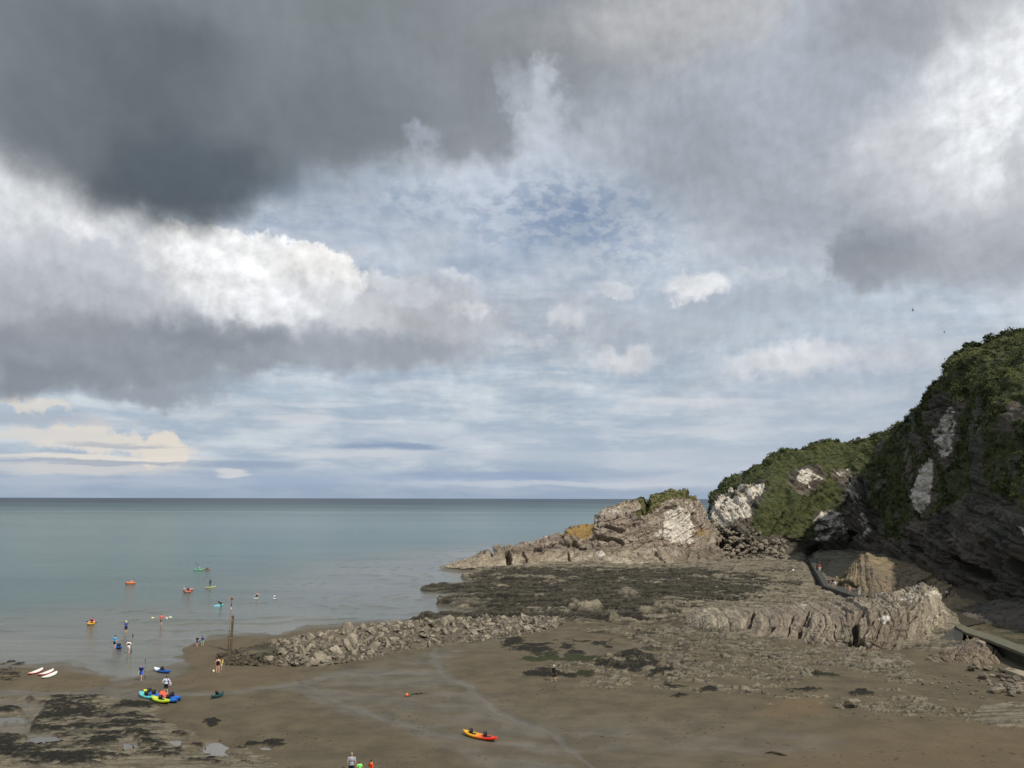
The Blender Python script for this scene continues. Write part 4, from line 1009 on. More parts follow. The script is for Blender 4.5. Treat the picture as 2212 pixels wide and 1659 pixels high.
def pan(cx_, cy_, rx, ry, n=26, seed=1):
    r = random.Random(seed); z = G(cx_, cy_).z + .10
    pool('tide_pool', [(cx_ + rx * math.cos(6.2832 * k / n) * r.uniform(.5, 1.3), cy_ + ry * math.sin(6.2832 * k / n) * r.uniform(.5, 1.3)) for k in range(n)], z)
pan(472, 1622, 40, 17, seed=2); pan(380, 1606, 15, 7, seed=3); pan(575, 1619, 15, 4, seed=4); pan(279, 1612, 20, 9, seed=5); pan(20, 1562, 45, 20, seed=6); pan(92, 1598, 40, 7, seed=7)
# ------------------------------------------------------------------ concrete walls and walkways
def concrete(name, a, b_, green=0.0):
    m, t, b = material(name)
    pos = t.new('ShaderNodeNewGeometry').outputs['Position']
    n1 = t.noise(pos, .5, 5, .6); n2 = t.noise(pos, 5.0, 4, .6)
    c = t.mix(t.mr(n1, .3, .7), S(*a), S(*b_)); c = t.mix(t.mr(n2, .55, .8, 0, .5), c, S(52, 50, 42))
    if green: c = t.mix(t.mul(t.mr(n1, .35, .6), green), c, S(66, 72, 42))
    t.put(b.inputs['Base Color'], c); b.inputs['Roughness'].default_value = .8
    bump(t, b, n2, .5, .06)
    return m
CW = concrete('wet_concrete', (46, 45, 39), (66, 64, 55)); CG = concrete('weedy_concrete', (80, 77, 62), (104, 98, 80), .3)
CD = concrete('dark_concrete', (40, 39, 33), (56, 53, 44), .3); CP = concrete('pale_concrete', (124, 112, 92), (150, 138, 116))
def slabm(name, pts_top, thick, mat, parent=None, seg=10):
    """pts_top: world quad strip [(left, right), ...]"""
    bm = bmesh.new()
    rows = []
    R_ = random.Random(len(name) + len(pts_top))
    fine = []
    for (l0, r0), (l1, r1) in zip(pts_top[:-1], pts_top[1:]):
        for k in range(seg):
            t_ = k / seg
            fine.append((l0.lerp(l1, t_), r0.lerp(r1, t_)))
    fine.append(pts_top[-1])
    for l, r in fine:
        j = lambda s=.05: Vector((R_.uniform(-s, s), R_.uniform(-s, s), R_.uniform(-s, s) * .5))
        l2 = l + j(); r2 = r + j()
        rows.append([bm.verts.new(v) for v in (l2, r2, r2 + Vector((0, 0, -thick)), l2 + Vector((0, 0, -thick)))])
    for a, b_ in zip(rows[:-1], rows[1:]):
        for k in range(4):
            bm.faces.new((a[k], a[(k + 1) % 4], b_[(k + 1) % 4], b_[k]))
    bm.faces.new(rows[0][::-1]); bm.faces.new(rows[-1])
    bmesh.ops.recalc_face_normals(bm, faces=bm.faces)
    es = [e for e in bm.edges if len(e.link_faces) == 2 and e.calc_face_angle(0) > .8]
    bmesh.ops.bevel(bm, geom=es, offset=.05, segments=2, affect='EDGES')
    me = bpy.data.meshes.new(name); bm.to_mesh(me); bm.free(); me.materials.append(mat)
    o = bpy.data.objects.new(name, me); scn.collection.objects.link(o)
    if parent: o.parent = parent
    return o
def thing(name, label, cat, loc=(0, 0, 0), rz=0.0, group=None):
    o = bpy.data.objects.new(name, None); scn.collection.objects.link(o)
    o.empty_display_size = .3
    o.location = loc; o.rotation_euler = (0, 0, rz)
    return tag(o, label, cat, group)
zt = 1.9
wl = [(1746, 1206), (1753, 1219), (1770, 1249), (1780, 1266), (1811, 1276), (1858, 1292)]
wr = [(1757, 1205), (1767, 1223), (1784, 1250), (1791, 1259), (1820, 1269), (1866, 1286)]
w = slabm('sea_wall', [(P(a[0], a[1], zt), P(b_[0], b_[1], zt)) for a, b_ in zip(wl, wr)], 1.9, CW)
tag(w, 'dark wet concrete walkway bending round beside the pyramid shaped rock', 'sea wall')
# right-hand walkway: deck on a dark wall face with an opening, and the sloping apron
deck = [((2061, 1352), (2072, 1346)), ((2083, 1365), (2100, 1358)), ((2140, 1384), (2158, 1376)), ((2212, 1412), (2234, 1403)), ((2300, 1447), (2326, 1436))]
root = thing('walkway', 'weedy concrete walkway on a tall dark wall sloping to the right edge', 'walkway', P(2212, 1430, .4))
def child(o, root):
    o.parent = root; o.matrix_parent_inverse = Matrix.Translation(-Vector(root.location)); return o
dk = slabm('deck', [(P(a[0], a[1], 2.2), P(b_[0], b_[1], 2.2)) for a, b_ in deck], .35, CG); child(dk, root)
fa = [(2090, 1369), (2140, 1384), (2212, 1413), (2300, 1447)]
fc = slabm('wall_face', [(P(a, b_, 1.9) + Vector((.25, .35, 0)), P(a, b_, 1.9) + Vector((.9, 1.0, 0))) for a, b_ in fa], 2.6, CD); child(fc, root)
pr = slabm('pier', [(P(2110, 1383, 1.9) + Vector((-.1, -.3, 0)), P(2118, 1380, 1.9)), (P(2122, 1390, 1.9) + Vector((-.1, -.3, 0)), P(2130, 1387, 1.9))], 1.9, CP, seg=3); child(pr, root)
ap = slabm('concrete_ramp', [(P(2019, 1404, .75), P(2030, 1378, 1.4)), (P(2061, 1410, .75), P(2061, 1355, 2.0)), (P(2076, 1396, 1.1), P(2082, 1364, 2.1))], .3, CW)
tag(ap, 'smooth dark concrete ramp slanting down at the right end of the rock ridge', 'ramp')
st_ = slabm('concrete_step', [(P(2170, 1447, .9), P(2178, 1440, .9)), (P(2240, 1470, .9), P(2250, 1460, .9))], .9, CP, seg=4)
tag(st_, 'pale edged concrete step below the dark wall at the right edge', 'step')

# ------------------------------------------------------------------ marker pole on the end of the breakwater
rustm = simple_mat('rusty_pole', (128, 118, 104), .7, .25, 3); woodm = simple_mat('weathered_timber', (92, 78, 52), .85, .3, 5)
redm = simple_mat('faded_red', (150, 66, 48), .6, .15, 4); whitem = simple_mat('white_paint', (205, 202, 196), .6, .08, 4)
def tube(name, pts, radii, mat, parent=None, n=12, cap=True):
    bm = bmesh.new(); rings = []
    pts = [Vector(p) for p in pts]
    for i, p in enumerate(pts):
        d = (pts[min(i + 1, len(pts) - 1)] - pts[max(i - 1, 0)]).normalized()
        a = d.orthogonal().normalized(); b_ = d.cross(a)
        r = radii[i] if isinstance(radii, (list, tuple)) else radii
        rings.append([bm.verts.new(p + (a * math.cos(2 * math.pi * k / n) + b_ * math.sin(2 * math.pi * k / n)) * r) for k in range(n)])
    for r0, r1 in zip(rings[:-1], rings[1:]):
        for k in range(n): bm.faces.new((r0[k], r0[(k + 1) % n], r1[(k + 1) % n], r1[k]))
    if cap: bm.faces.new(rings[0][::-1]); bm.faces.new(rings[-1])
    bmesh.ops.recalc_face_normals(bm, faces=bm.faces)
    me = bpy.data.meshes.new(name); bm.to_mesh(me); bm.free(); me.materials.append(mat)
    for p in me.polygons: p.use_smooth = len(p.vertices) == 4
    o = bpy.data.objects.new(name, me); scn.collection.objects.link(o)
    if parent: o.parent = parent
    return o
mb = G(492.5, 1407)
mk = thing('marker_pole', 'tall thin marker pole with a red top strapped to a brown timber post', 'marker pole', mb)
tube('pole', [(0, 0, -.3), (.08, 0, 3.2), (.22, 0, 6.75)], [.065, .06, .045], rustm, mk)
tube('red_band', [(.17, 0, 5.55), (.215, 0, 6.45)], [.062, .058], redm, mk)
tube('white_band', [(.155, 0, 5.1), (.17, 0, 5.4)], .064, whitem, mk)
tm = tube('topmark', [(.225, -.03, 6.42), (.225, -.03, 6.45), (.225, -.03, 6.68), (.225, -.03, 6.72)], [.03, .17, .17, .03], redm, mk, n=8)
bmx = bmesh.new(); bmesh.ops.create_cube(bmx, size=1.0)
bmesh.ops.scale(bmx, vec=(.26, .26, 4.7), verts=bmx.verts); bmesh.ops.translate(bmx, vec=(.30, .12, 2.05), verts=bmx.verts)
bmesh.ops.subdivide_edges(bmx, edges=[e for e in bmx.edges if e.calc_length() > 1], cuts=8)
for v_ in bmx.verts: v_.co += Vector((random.uniform(-.015, .015), random.uniform(-.015, .015), 0)) + Vector((.02 * v_.co.z, 0, 0))
bmesh.ops.bevel(bmx, geom=[e for e in bmx.edges if len(e.link_faces) == 2 and e.calc_face_angle(0) > 1.2], offset=.02, segments=1, affect='EDGES')
me = bpy.data.meshes.new('timber_post'); bmx.to_mesh(me); bmx.free(); me.materials.append(woodm)
o = bpy.data.objects.new('timber_post', me); scn.collection.objects.link(o); o.parent = mk
for zz in (3.9, 1.6):
    tube('strap', [(.02, .05, zz), (.02 + .1, -.06, zz), (.42, -.06, zz), (.42, .28, zz), (.1, .28, zz), (.02, .05, zz)], .022, whitem, mk, n=6)

# ------------------------------------------------------------------ boulders
def hull_rock(seed, shape=(1, .75, .6), n=17, bev=.035, boxy=.5):
    r = random.Random(seed); bm = bmesh.new()
    for i in range(n):
        v = Vector((r.gauss(0, 1), r.gauss(0, 1), r.gauss(0, 1))).normalized()
        k = max(abs(v.x), abs(v.y), abs(v.z))
        v = v.lerp(v / k * .8, boxy) * r.uniform(.86, 1.06)
        bm.verts.new(v * .5)
    res = bmesh.ops.convex_hull(bm, input=bm.verts)
    bmesh.ops.delete(bm, geom=list({g for g in res['geom_interior'] + res['geom_unused'] if isinstance(g, bmesh.types.BMVert)}), context='VERTS')
    bmesh.ops.dissolve_limit(bm, angle_limit=R(16), verts=bm.verts, edges=bm.edges)
    bmesh.ops.scale(bm, vec=shape, verts=bm.verts)
    bmesh.ops.bevel(bm, geom=list(bm.edges), offset=bev, segments=2, affect='EDGES', profile=.6)
    bmesh.ops.triangulate(bm, faces=[f for f in bm.faces if len(f.verts) > 4])
    bmesh.ops.subdivide_edges(bm, edges=[e for e in bm.edges if e.calc_length() > .22], cuts=1)
    for v in bm.verts:
        p = v.co * 3.1 + Vector((seed, seed * 2, 0))
        v.co += v.co.normalized() * (mnoise.fractal(p, .8, 2.0, 3) * .025)
    bmesh.ops.recalc_face_normals(bm, faces=bm.faces)
    me = bpy.data.meshes.new('boulder'); bm.to_mesh(me); bm.free()
    return me
def boulder_mat(name, a, b_, dk=(52, 47, 40)):
    m, t, b = material(name)
    tc = t.new('ShaderNodeTexCoord').outputs['Object']; oi = t.new('ShaderNodeObjectInfo').outputs['Random']
    v = t.vmath('ADD', tc, t.comb(t.mul(oi, 40), t.mul(oi, 13), 0.0))
    n1 = t.noise(t.vmath('MULTIPLY', v, (1, 1, 2.4)), 2.2, 5, .62); n2 = t.noise(v, 8.0, 4, .65)
    c = t.mix(t.mr(n1, .32, .68), S(*a), S(*b_))
    c = t.mix(t.mr(n2, .42, .25, 0, .8), c, S(*dk))
    sc = t.new('ShaderNodeVectorMath', operation='SCALE'); t.put(sc.inputs[0], c); t.put(sc.inputs[3], t.add(.72, t.mul(oi, .5)))
    t.put(b.inputs['Base Color'], sc.outputs[0]); b.inputs['Roughness'].default_value = .85; b.inputs['Specular IOR Level'].default_value = .2
    bump(t, b, t.add(n1, t.mul(n2, .6)), .8, .12)
    return m
BM1 = boulder_mat('breakwater_stone', (104, 97, 84), (148, 138, 120)); BM2 = boulder_mat('weedy_stone', (50, 47, 38), (98, 90, 72), (32, 30, 25)); BM3 = boulder_mat('shore_stone', (92, 85, 73), (134, 124, 108))
SH = [(1, .7, .5), (1, .6, .42), (1, .8, .7), (1, .85, .35), (1, .5, .38), (1, .72, .62), (.9, .8, .8)]
RK = {}
for mi, mt in ((0, BM1), (1, BM2), (2, BM3)):
    for k in range(12):
        me = hull_rock(100 + k + 50 * mi, SH[k % 7]); me.materials.append(mt); RK[mi, k] = me
def put_rock(mi, k, loc, size, rot, label, group, name='boulder'):
    o = bpy.data.objects.new(name, RK[mi, k % 12]); scn.collection.objects.link(o)
    o.location = loc; o.scale = (size,) * 3 if not isinstance(size, tuple) else size; o.rotation_euler = rot
    return tag(o, label, 'boulder', group)
# the breakwater: cross-sections (front foot, crest) in the photograph
BW = [(470, 1436, 1428, .2), (520, 1440, 1412, .5), (580, 1441, 1395, .9), (640, 1441, 1380, 1.5), (700, 1440, 1368, 1.7), (760, 1432, 1360, 1.8), (830, 1418, 1350, 1.9), (900, 1406, 1344, 1.9), (960, 1397, 1340, 1.9), (1020, 1390, 1338, 1.8), (1080, 1383, 1336, 1.7), (1140, 1373, 1335, 1.5), (1190, 1362, 1336, 1.2), (1218, 1352, 1342, .6)]
bw_px = [b_[0] for b_ in BW]
bwf = lambda i, x: float(np.interp(x, bw_px, [b_[i] for b_ in BW]))
def bw_point(px, v):
    """v 0..1 from the front foot over the crest (.7) to the back foot"""
    f_ = P(px, bwf(1, px), .25); hz_ = bwf(3, px) * .78; c_ = P(px, bwf(2, px), hz_)
    if v < .7:
        t_ = v / .7; p = f_.lerp(c_, t_); p.z = .25 + (hz_ - .25) * math.sin(min(1, t_ * 1.15) * math.pi / 2) ** .8
    else:
        t_ = (v - .7) / .3; p = c_ + (c_ - f_).normalized() * (5.0 * t_); p.z = hz_ * (1 - t_) + .1
    return p
# packed core under the stones
cu = np.linspace(468, 1220, 260); cv = np.linspace(0, 1, 44)
CO = np.array([[tuple(bw_point(a, v)) for a in cu] for v in cv])
CO[..., 2] += -.28 + .42 * np.abs(fbm2(CO[..., 0], CO[..., 1], .9, 4, 111, .6)) + .35 * hash1(np.floor(CO[..., 0] * 1.3) * 31 + np.floor(CO[..., 1] * 1.1) * 17, 3)
core_w = sstep(610, 570, np.repeat(cu[None], 44, 0))
core = grid_mesh('breakwater_core', CO, rock_material('rubble_core', base=((64, 59, 50), (98, 90, 76)), scale=2.5, crack=.9), {'mA': np.stack([core_w * 0, core_w * 0, core_w], -1), 'mB': np.stack([core_w * 0, core_w * 0, core_w * .8], -1)})
tag(core, 'packed stones and gravel filling the inside of the breakwater', 'breakwater core', kind='stuff')
rr = random.Random(5)
spots = []; tries = 0
while len(spots) < 236 and tries < 60000:
    tries += 1
    px = rr.uniform(500, 1212); v = rr.uniform(.02, .93)
    if v > .86 and rr.random() < .5: continue
    size = min(3.0, rr.lognormvariate(.45, .34)) * (1.0 if px < 1000 else .85)
    p = bw_point(px, v)
    if all((p - q).length > .47 * (size + s_) for q, s_, _ in spots):
        spots.append((p, size, px))
    elif tries > 9000 and all((p - q).length > .33 * (size + s_) for q, s_, _ in spots):
        spots.append((p + Vector((0, 0, .12)), size * .8, px))
gw = 'angular boulders heaped in the stone breakwater'; gd = 'dark weedy stones at the seaward end of the breakwater'
for i, (p, size, px) in enumerate(spots):
    dark = px < 590 + rr.uniform(-30, 30)
    rot = (rr.uniform(-.7, .7), rr.uniform(-.7, .7), rr.uniform(0, 6.3))
    if rr.random() < .3: rot = (rr.uniform(-.3, .3), rr.uniform(.9, 1.4), rr.uniform(0, 6.3))
    put_rock(1 if dark else 0, i * 7 + (i // 12), p + Vector((0, 0, .06)), size * (.62 if dark else 1.0), rot,
             'dark weed covered stone at the seaward end of the breakwater' if dark else 'pale angular grey brown boulder heaped in the stone breakwater', gd if dark else gw)
def bsp(px, py, z): return P(px, py, z)
put_rock(0, 4, P(653, 1410, 1.1), (2.9, 2.4, 2.6), (0.2, 1.35, .3), 'tall pale pointed boulder standing upright near the left end of the breakwater', gw)
put_rock(0, 1, P(753, 1401, 1.1), (3.4, 2.2, 2.3), (.3, 1.0, -.5), 'long squared slab leaning steeply on the front of the breakwater', gw)
put_rock(0, 2, P(728, 1410, .9), (2.3, 2.0, 2.0), (.2, .9, -.4), 'squared block leaning beside the long slab on the breakwater', gw)
put_rock(0, 5, P(697, 1425, .6), (2.6, 2.3, 2.6), (.1, .4, .8), 'large rounded pale boulder at the front foot of the breakwater', gw)
put_rock(0, 6, P(850, 1345, 1.7), (1.7, 1.6, 1.7), (.3, .2, .5), 'bulky boulder perched on the crest of the breakwater', gw)
put_rock(1, 3, P(565, 1405, .85), (7.2, 4.6, 1.3), (0.10, -.06, .25), 'big flat weedy slab lying on the dark seaward end of the breakwater', gd)
put_rock(1, 10, P(590, 1420, .45), (5.0, 2.6, 1.2), (0.05, .02, .05), 'long dark slab under the big flat slab of the breakwater', gd)
# fallen rocks on the sand below the ridge
gb = 'loose boulders on the sand at the lower right'
LB = [(2154, 1497, 2.0, 'big flat topped pale boulder alone on the sand with a dark underside'), (1842, 1524, 1.9, 'craggy pale boulder at the front edge of the broken slabs'), (1815, 1530, 1.0, None), (1902, 1440, 0, None),
      (1798, 1428, .9, None), (1786, 1432, .8, None), (1995, 1480, .55, None), (2012, 1478, .5, None), (2030, 1475, .5, None), (2045, 1487, .5, None), (2058, 1477, .45, None), (2070, 1490, .5, None), (2020, 1467, .4, None), (2040, 1462, .45, None), (1985, 1472, .7, None),
      (2075, 1474, .5, None), (2095, 1481, .6, None), (2110, 1493, .5, None), (2100, 1500, .55, None), (2118, 1472, .5, None), (2088, 1462, .4, None), (2060, 1500, .4, None), (1965, 1470, .5, None), (1950, 1455, .4, None), (2005, 1455, .45, None), (2140, 1480, .5, None),
      (2035, 1500, .45, None), (2122, 1508, .45, None), (1992, 1550, .5, None), (2010, 1556, .35, None), (1925, 1558, .4, None), (1868, 1548, .3, None), (1900, 1535, .4, None), (2038, 1540, .4, None), (2005, 1530, .3, None), (2064, 1545, .35, None)]
for i, (px, py, s_, lab) in enumerate(LB):
    if s_ == 0: continue
    p = G(px, py)
    put_rock(2, i, p + Vector((0, 0, s_ * .15)), s_, (rr.uniform(-.3, .3), rr.uniform(-.3, .3), rr.uniform(0, 6)), lab or 'small pale stone lying loose on the sand at the lower right', gb)
for i in range(40):
    px = 2205 - abs(rr.gauss(0, 48)); py = 1470 + (px - 2150) * .28 + rr.gauss(0, 14)
    if px < 2030 or py < 1440: continue
    s_ = rr.uniform(.6, 1.5); p = G(px, py)
    put_rock(2, i * 5, p + Vector((0, 0, s_ * .18)), s_, (rr.uniform(-.4, .4), rr.uniform(-.4, .4), rr.uniform(0, 6)), 'grey stone in the heap below the concrete step at the right edge', 'stones heaped below the concrete step')
ms = hull_rock(77, (1, .8, .12), bev=.01); ms.materials.append(BM3)
o = bpy.data.objects.new('rock_slab', ms); scn.collection.objects.link(o); o.location = G(1905, 1436) + Vector((0, 0, .3)); o.scale = (3.6, 3.2, 3.0); o.rotation_euler = (.06, -.08, .9)
tag(o, 'thin flat triangular slab tilted over the sand below the ridge', 'rock slab')
# tumbled blocks between the stack and the cliff
def merged(name, items, mat, label, cat):
    vs, qs, n0 = [], [], 0
    for (me_, loc, size, rot) in items:
        M_ = np.array(Euler(rot).to_matrix()) * size
        v = np.empty(len(me_.vertices) * 3); me_.vertices.foreach_get('co', v); v = v.reshape(-1, 3) @ M_.T + np.array(loc)
        me_.calc_loop_triangles(); t_ = np.empty(len(me_.loop_triangles) * 3, np.int32); me_.loop_triangles.foreach_get('vertices', t_)
        vs.append(v); qs.append(t_.reshape(-1, 3) + n0); n0 += len(v)
    o = raw_mesh(name, np.concatenate(vs), np.concatenate(qs), mat, smooth=False)
    return tag(o, label, cat, kind='stuff')
items = []
for i in range(260):
    px = rr.uniform(1540, 1700); t_ = rr.random()
    py = 1108 + t_ * 100 + max(0, (1590 - px)) * .25
    if py < 1105 + (1600 - px) * .2 or (px > 1640 and py < 1165): continue
    k_ = (py - 1110) / 90
    d = 291 - 27 * max(0, min(1, k_))
    items.append((RK[0, (i * 3 + 1) % 12], PD(px, py, d), rr.uniform(1.0, 3.0), (rr.uniform(-.8, .8), rr.uniform(-.8, .8), rr.uniform(0, 6))))
merged('scree', items, BM3, 'angular fallen blocks in the rubble slope between the stack and the cliff', 'scree')
items = []
for i in range(1500):
    px = rr.uniform(476, 1218); v = rr.uniform(0, .95); p = bw_point(px, v)
    if px < 596: continue
    items.append((RK[0, i % 12], p + Vector((0, 0, rr.uniform(-.15, .12))), rr.uniform(.5, 1.15), (rr.uniform(-1, 1), rr.uniform(-1, 1), rr.uniform(0, 6))))
merged('rubble', items, BM1, 'small grey brown stones packed between the breakwater boulders', 'rubble')
items = []
for i in range(420):
    px = rr.uniform(468, 610); v = rr.uniform(0, .95); p = bw_point(px, v)
    items.append((RK[1, i % 12], p + Vector((0, 0, rr.uniform(-.1, .12))), rr.uniform(.4, 1.1), (rr.uniform(-1, 1), rr.uniform(-1, 1), rr.uniform(0, 6))))
merged('rubble', items, BM2, 'dark weedy stones packed at the seaward end of the breakwater', 'rubble')
# ------------------------------------------------------------------ scrub on the cliff: small leaf faces in clumps
def leaf_mat(name, a, b_, c_):
    m, t, b = material(name)
    A = t.sep(t.attr('mA'))
    pos = t.new('ShaderNodeNewGeometry').outputs['Position']
    c = t.mix(A[0], S(*a), S(*b_)); c = t.mix(A[1], c, S(*c_))
    t.put(b.inputs['Base Color'], c); b.inputs['Roughness'].default_value = .75; b.inputs['Specular IOR Level'].default_value = .15
    return m
LM = leaf_mat('scrub_leaves', (44, 51, 30), (104, 108, 64), (104, 116, 58))
def clumps(centers, radii, nrm_, per, size, seed, tint, spread=.35):
    r = np.random.RandomState(seed)
    n = len(centers); N = n * per
    c = np.repeat(centers, per, 0); rd = np.repeat(radii, per)
    d = r.normal(size=(N, 3)); d /= np.linalg.norm(d, axis=1)[:, None]
    nn = np.repeat(nrm_, per, 0)
    back = (d * nn).sum(1) < -.25; d[back] -= 2 * ((d[back] * nn[back]).sum(1))[:, None] * nn[back]
    rad = rd * (r.rand(N) ** .45) * (.75 + .5 * r.rand(N))
    p = c + d * rad[:, None] * np.array([1, 1, .8])
    a = r.normal(size=(N, 3)) + d * .6; a /= np.linalg.norm(a, axis=1)[:, None]
    b_ = np.cross(a, r.normal(size=(N, 3))); b_ /= np.linalg.norm(b_, axis=1)[:, None] + 1e-6
    e = np.cross(a, b_)
    s_ = size * (.6 + .8 * r.rand(N))[:, None]
    v = np.stack([p - b_ * s_, p + e * s_ * .5, p + b_ * s_, p - e * s_ * .5], 1).reshape(-1, 3)
    q = np.arange(N * 4).reshape(-1, 4)
    t1 = np.clip(np.repeat(tint, per) + .35 * (r.rand(N) - .5), 0, 1)
    t2 = (r.rand(N) < .06) * .8
    at_ = np.repeat(np.stack([t1, t2, t1 * 0], -1), 4, 0)
    return v, q, at_
rs_ = np.random.RandomState(11)
def pick(co, nr, A, rows, n, cond, seed):
    r = np.random.RandomState(seed)
    sub = co[rows[0]:rows[1]]; m = A[rows[0]:rows[1]] > .5
    ppx, ppy = pix(sub[..., 0], sub[..., 1], sub[..., 2])
    ok = m & cond(ppx, ppy)
    # area weight
    w = np.linalg.norm(np.cross(np.gradient(sub, axis=0), np.gradient(sub, axis=1)), axis=2) * ok
    w = (w / w.sum()).reshape(-1)
    idx = r.choice(len(w), n, p=w)
    return sub.reshape(-1, 3)[idx], nr[rows[0]:rows[1]].reshape(-1, 3)[idx]
AC = np.empty(len(cliff.data.vertices) * 4, np.float32); cliff.data.color_attributes['mA'].data.foreach_get('color', AC)
AC = AC.reshape(coC.shape[0], coC.shape[1], 4)[..., 0]
pts, nn = pick(coC, nrC, AC, (2, 318), 15000, lambda a, b: (a > 1525) & (a < 2420), 3)
nn = nn * np.where(nn[:, 2:3] < -.5, -1, 1) + np.array([0, 0, .35]); nn /= np.linalg.norm(nn, axis=1)[:, None]
big = rs_.rand(len(pts)) ** 4.0
rad = .30 + 1.5 * big
tn = np.clip(.42 + 1.3 * fbm3(pts[:, 0], pts[:, 1], pts[:, 2], .05, 3, 91) + 1.1 * fbm3(pts[:, 0], pts[:, 1], pts[:, 2], .25, 3, 92), 0, 1)
gx_, gy_ = pix(pts[:, 0], pts[:, 1], pts[:, 2])
gapm = (fbm3(pts[:, 0], pts[:, 1], pts[:, 2], .09, 4, 93) > -.15) & ((gx_ > 1880) | (rs_.rand(len(pts)) < .38)); pts = pts[gapm]; nn = nn[gapm]; rad = rad[gapm]; tn = tn[gapm]
vx, vy = pix(pts[:, 0], pts[:, 1], pts[:, 2])
sun_tint = np.maximum(ell(1668, 1110, 34, 55, .5, vx, vy), ell(1750, 1000, 60, 18, .6, vx, vy) * .5)  # sunlit patches of the slope, painted in as a lighter leaf tint
sun_tint = np.maximum(sun_tint, ell(2205, 1090, 24, 50, .4, vx, vy)); mead = ell(2214, 812, 34, 26, .3, vx, vy)
tn = np.clip(tn + sun_tint * .6 + mead, 0, 1); rad = rad * (1 - .4 * (vx < 1880)) * (1 - .75 * mead) * (1 - .4 * sun_tint)
v1, q1, a1 = clumps(pts, rad, nn, 34, .19, 4, tn)
k1 = np.repeat(np.maximum(sun_tint * .55, mead), 34 * 4); a1[:, 1] = np.maximum(a1[:, 1], k1)  # the same painted sunlight on the leaves, with the meadow grass
# the crest line gets taller bushes
ct = coC[2 + 296:2 + 312, :].reshape(-1, 3)
ppx, ppy = pix(ct[:, 0], ct[:, 1], ct[:, 2]); ct = ct[(ppx > 1560) & (ppx < 2300)]
ct = ct[rs_.choice(len(ct), 420)]
v2, q2, a2 = clumps(ct, .6 + 1.3 * rs_.rand(len(ct)) ** 2, np.tile([[0, 0, 1.0]], (len(ct), 1)), 44, .32, 5, rs_.rand(len(ct)) * .6 + .1)
scrub = raw_mesh('scrub', np.concatenate([v1, v2]), np.concatenate([q1, q2 + len(v1)]), LM, {'mA': np.concatenate([a1, a2])}, smooth=False)
tag(scrub, 'dense green gorse and bracken scrub covering the cliff', 'scrub', kind='stuff')
# tufts on the stack
LT = leaf_mat('tuft_leaves', (74, 80, 44), (112, 112, 66), (150, 140, 104))
hc = np.empty(len(head.data.vertices) * 4, np.float32); head.data.color_attributes['mA'].data.foreach_get('color', hc)
hco = np.empty(len(head.data.vertices) * 3, np.float32); head.data.vertices.foreach_get('co', hco); hco = hco.reshape(-1, 3)
hm = np.where(hc.reshape(-1, 4)[:, 0] > .5)[0]
hp = hco[rs_.choice(hm, 520)]
v3, q3, a3 = clumps(hp, .06 + .14 * rs_.rand(len(hp)), np.tile([[0, -.3, .95]], (len(hp), 1)), 16, .17, 6, rs_.rand(len(hp)))
tag(raw_mesh('grass', v3, q3, LT, {'mA': a3}, smooth=False), 'rough grass and sea pinks on top of the stack', 'grass', kind='stuff')
# trees on the brow at the upper right
barkm = simple_mat('bark', (58, 50, 40), .9, .2, 6)
TL = leaf_mat('tree_leaves', (38, 50, 26), (76, 88, 44), (100, 106, 58))
def tree(px, py, d, h, w, label, seed, group='trees on the brow of the cliff'):
    r = np.random.RandomState(seed); base = Vector(PD(px, py, d))
    root = thing('tree', label, 'tree', base, 0, group)
    pts_ = [(0, 0, -1.5), (.1, 0, h * .25), (-.1, .1, h * .5), (.15, 0, h * .8)]
    tk = tube('trunk', pts_, [w * .05 + .08, w * .04 + .06, .10, .04], barkm, root, n=8)
    for k in range(6):
        a = r.rand() * 6.28; z0 = h * (.25 + .08 * k)
        tube('limb', [(0, 0, z0), (math.cos(a) * w * .2, math.sin(a) * w * .2, z0 + h * .1), (math.cos(a) * w * .42, math.sin(a) * w * .42, z0 + h * .22)], [.09, .06, .025], barkm, root, n=6)
    k = 46
    c = r.normal(size=(k, 3)); c /= np.linalg.norm(c, axis=1)[:, None]
    c = c * (r.rand(k, 1) ** .4) * np.array([w * .5, w * .5, h * .36]) + np.array([0, 0, h * .64]); 
    nn_ = c - np.array([0, 0, h * .5]); nn_ /= np.linalg.norm(nn_, axis=1)[:, None]
    v, q, a_ = clumps(c, np.full(k, w * .13) * (.7 + .7 * r.rand(k)), nn_, 46, .24, seed + 1, .2 + .6 * r.rand(k))
    raw_mesh('crown', v, q, TL, {'mA': a_}, smooth=False, parent=root)
    return root
tree(2188, 758, 231, 5.0, 7.0, 'round green tree on the brow of the cliff beside the lit meadow', 21)
tree(2150, 752, 234, 4.0, 6.0, 'bushy tree on the brow left of the round green tree', 22)
tree(2102, 764, 238, 3.2, 5.0, 'low wind bent tree on the brow where the cliff steepens', 23)
tree(2218, 750, 229, 5.2, 7.0, 'tree cut by the right edge at the top of the cliff', 24)
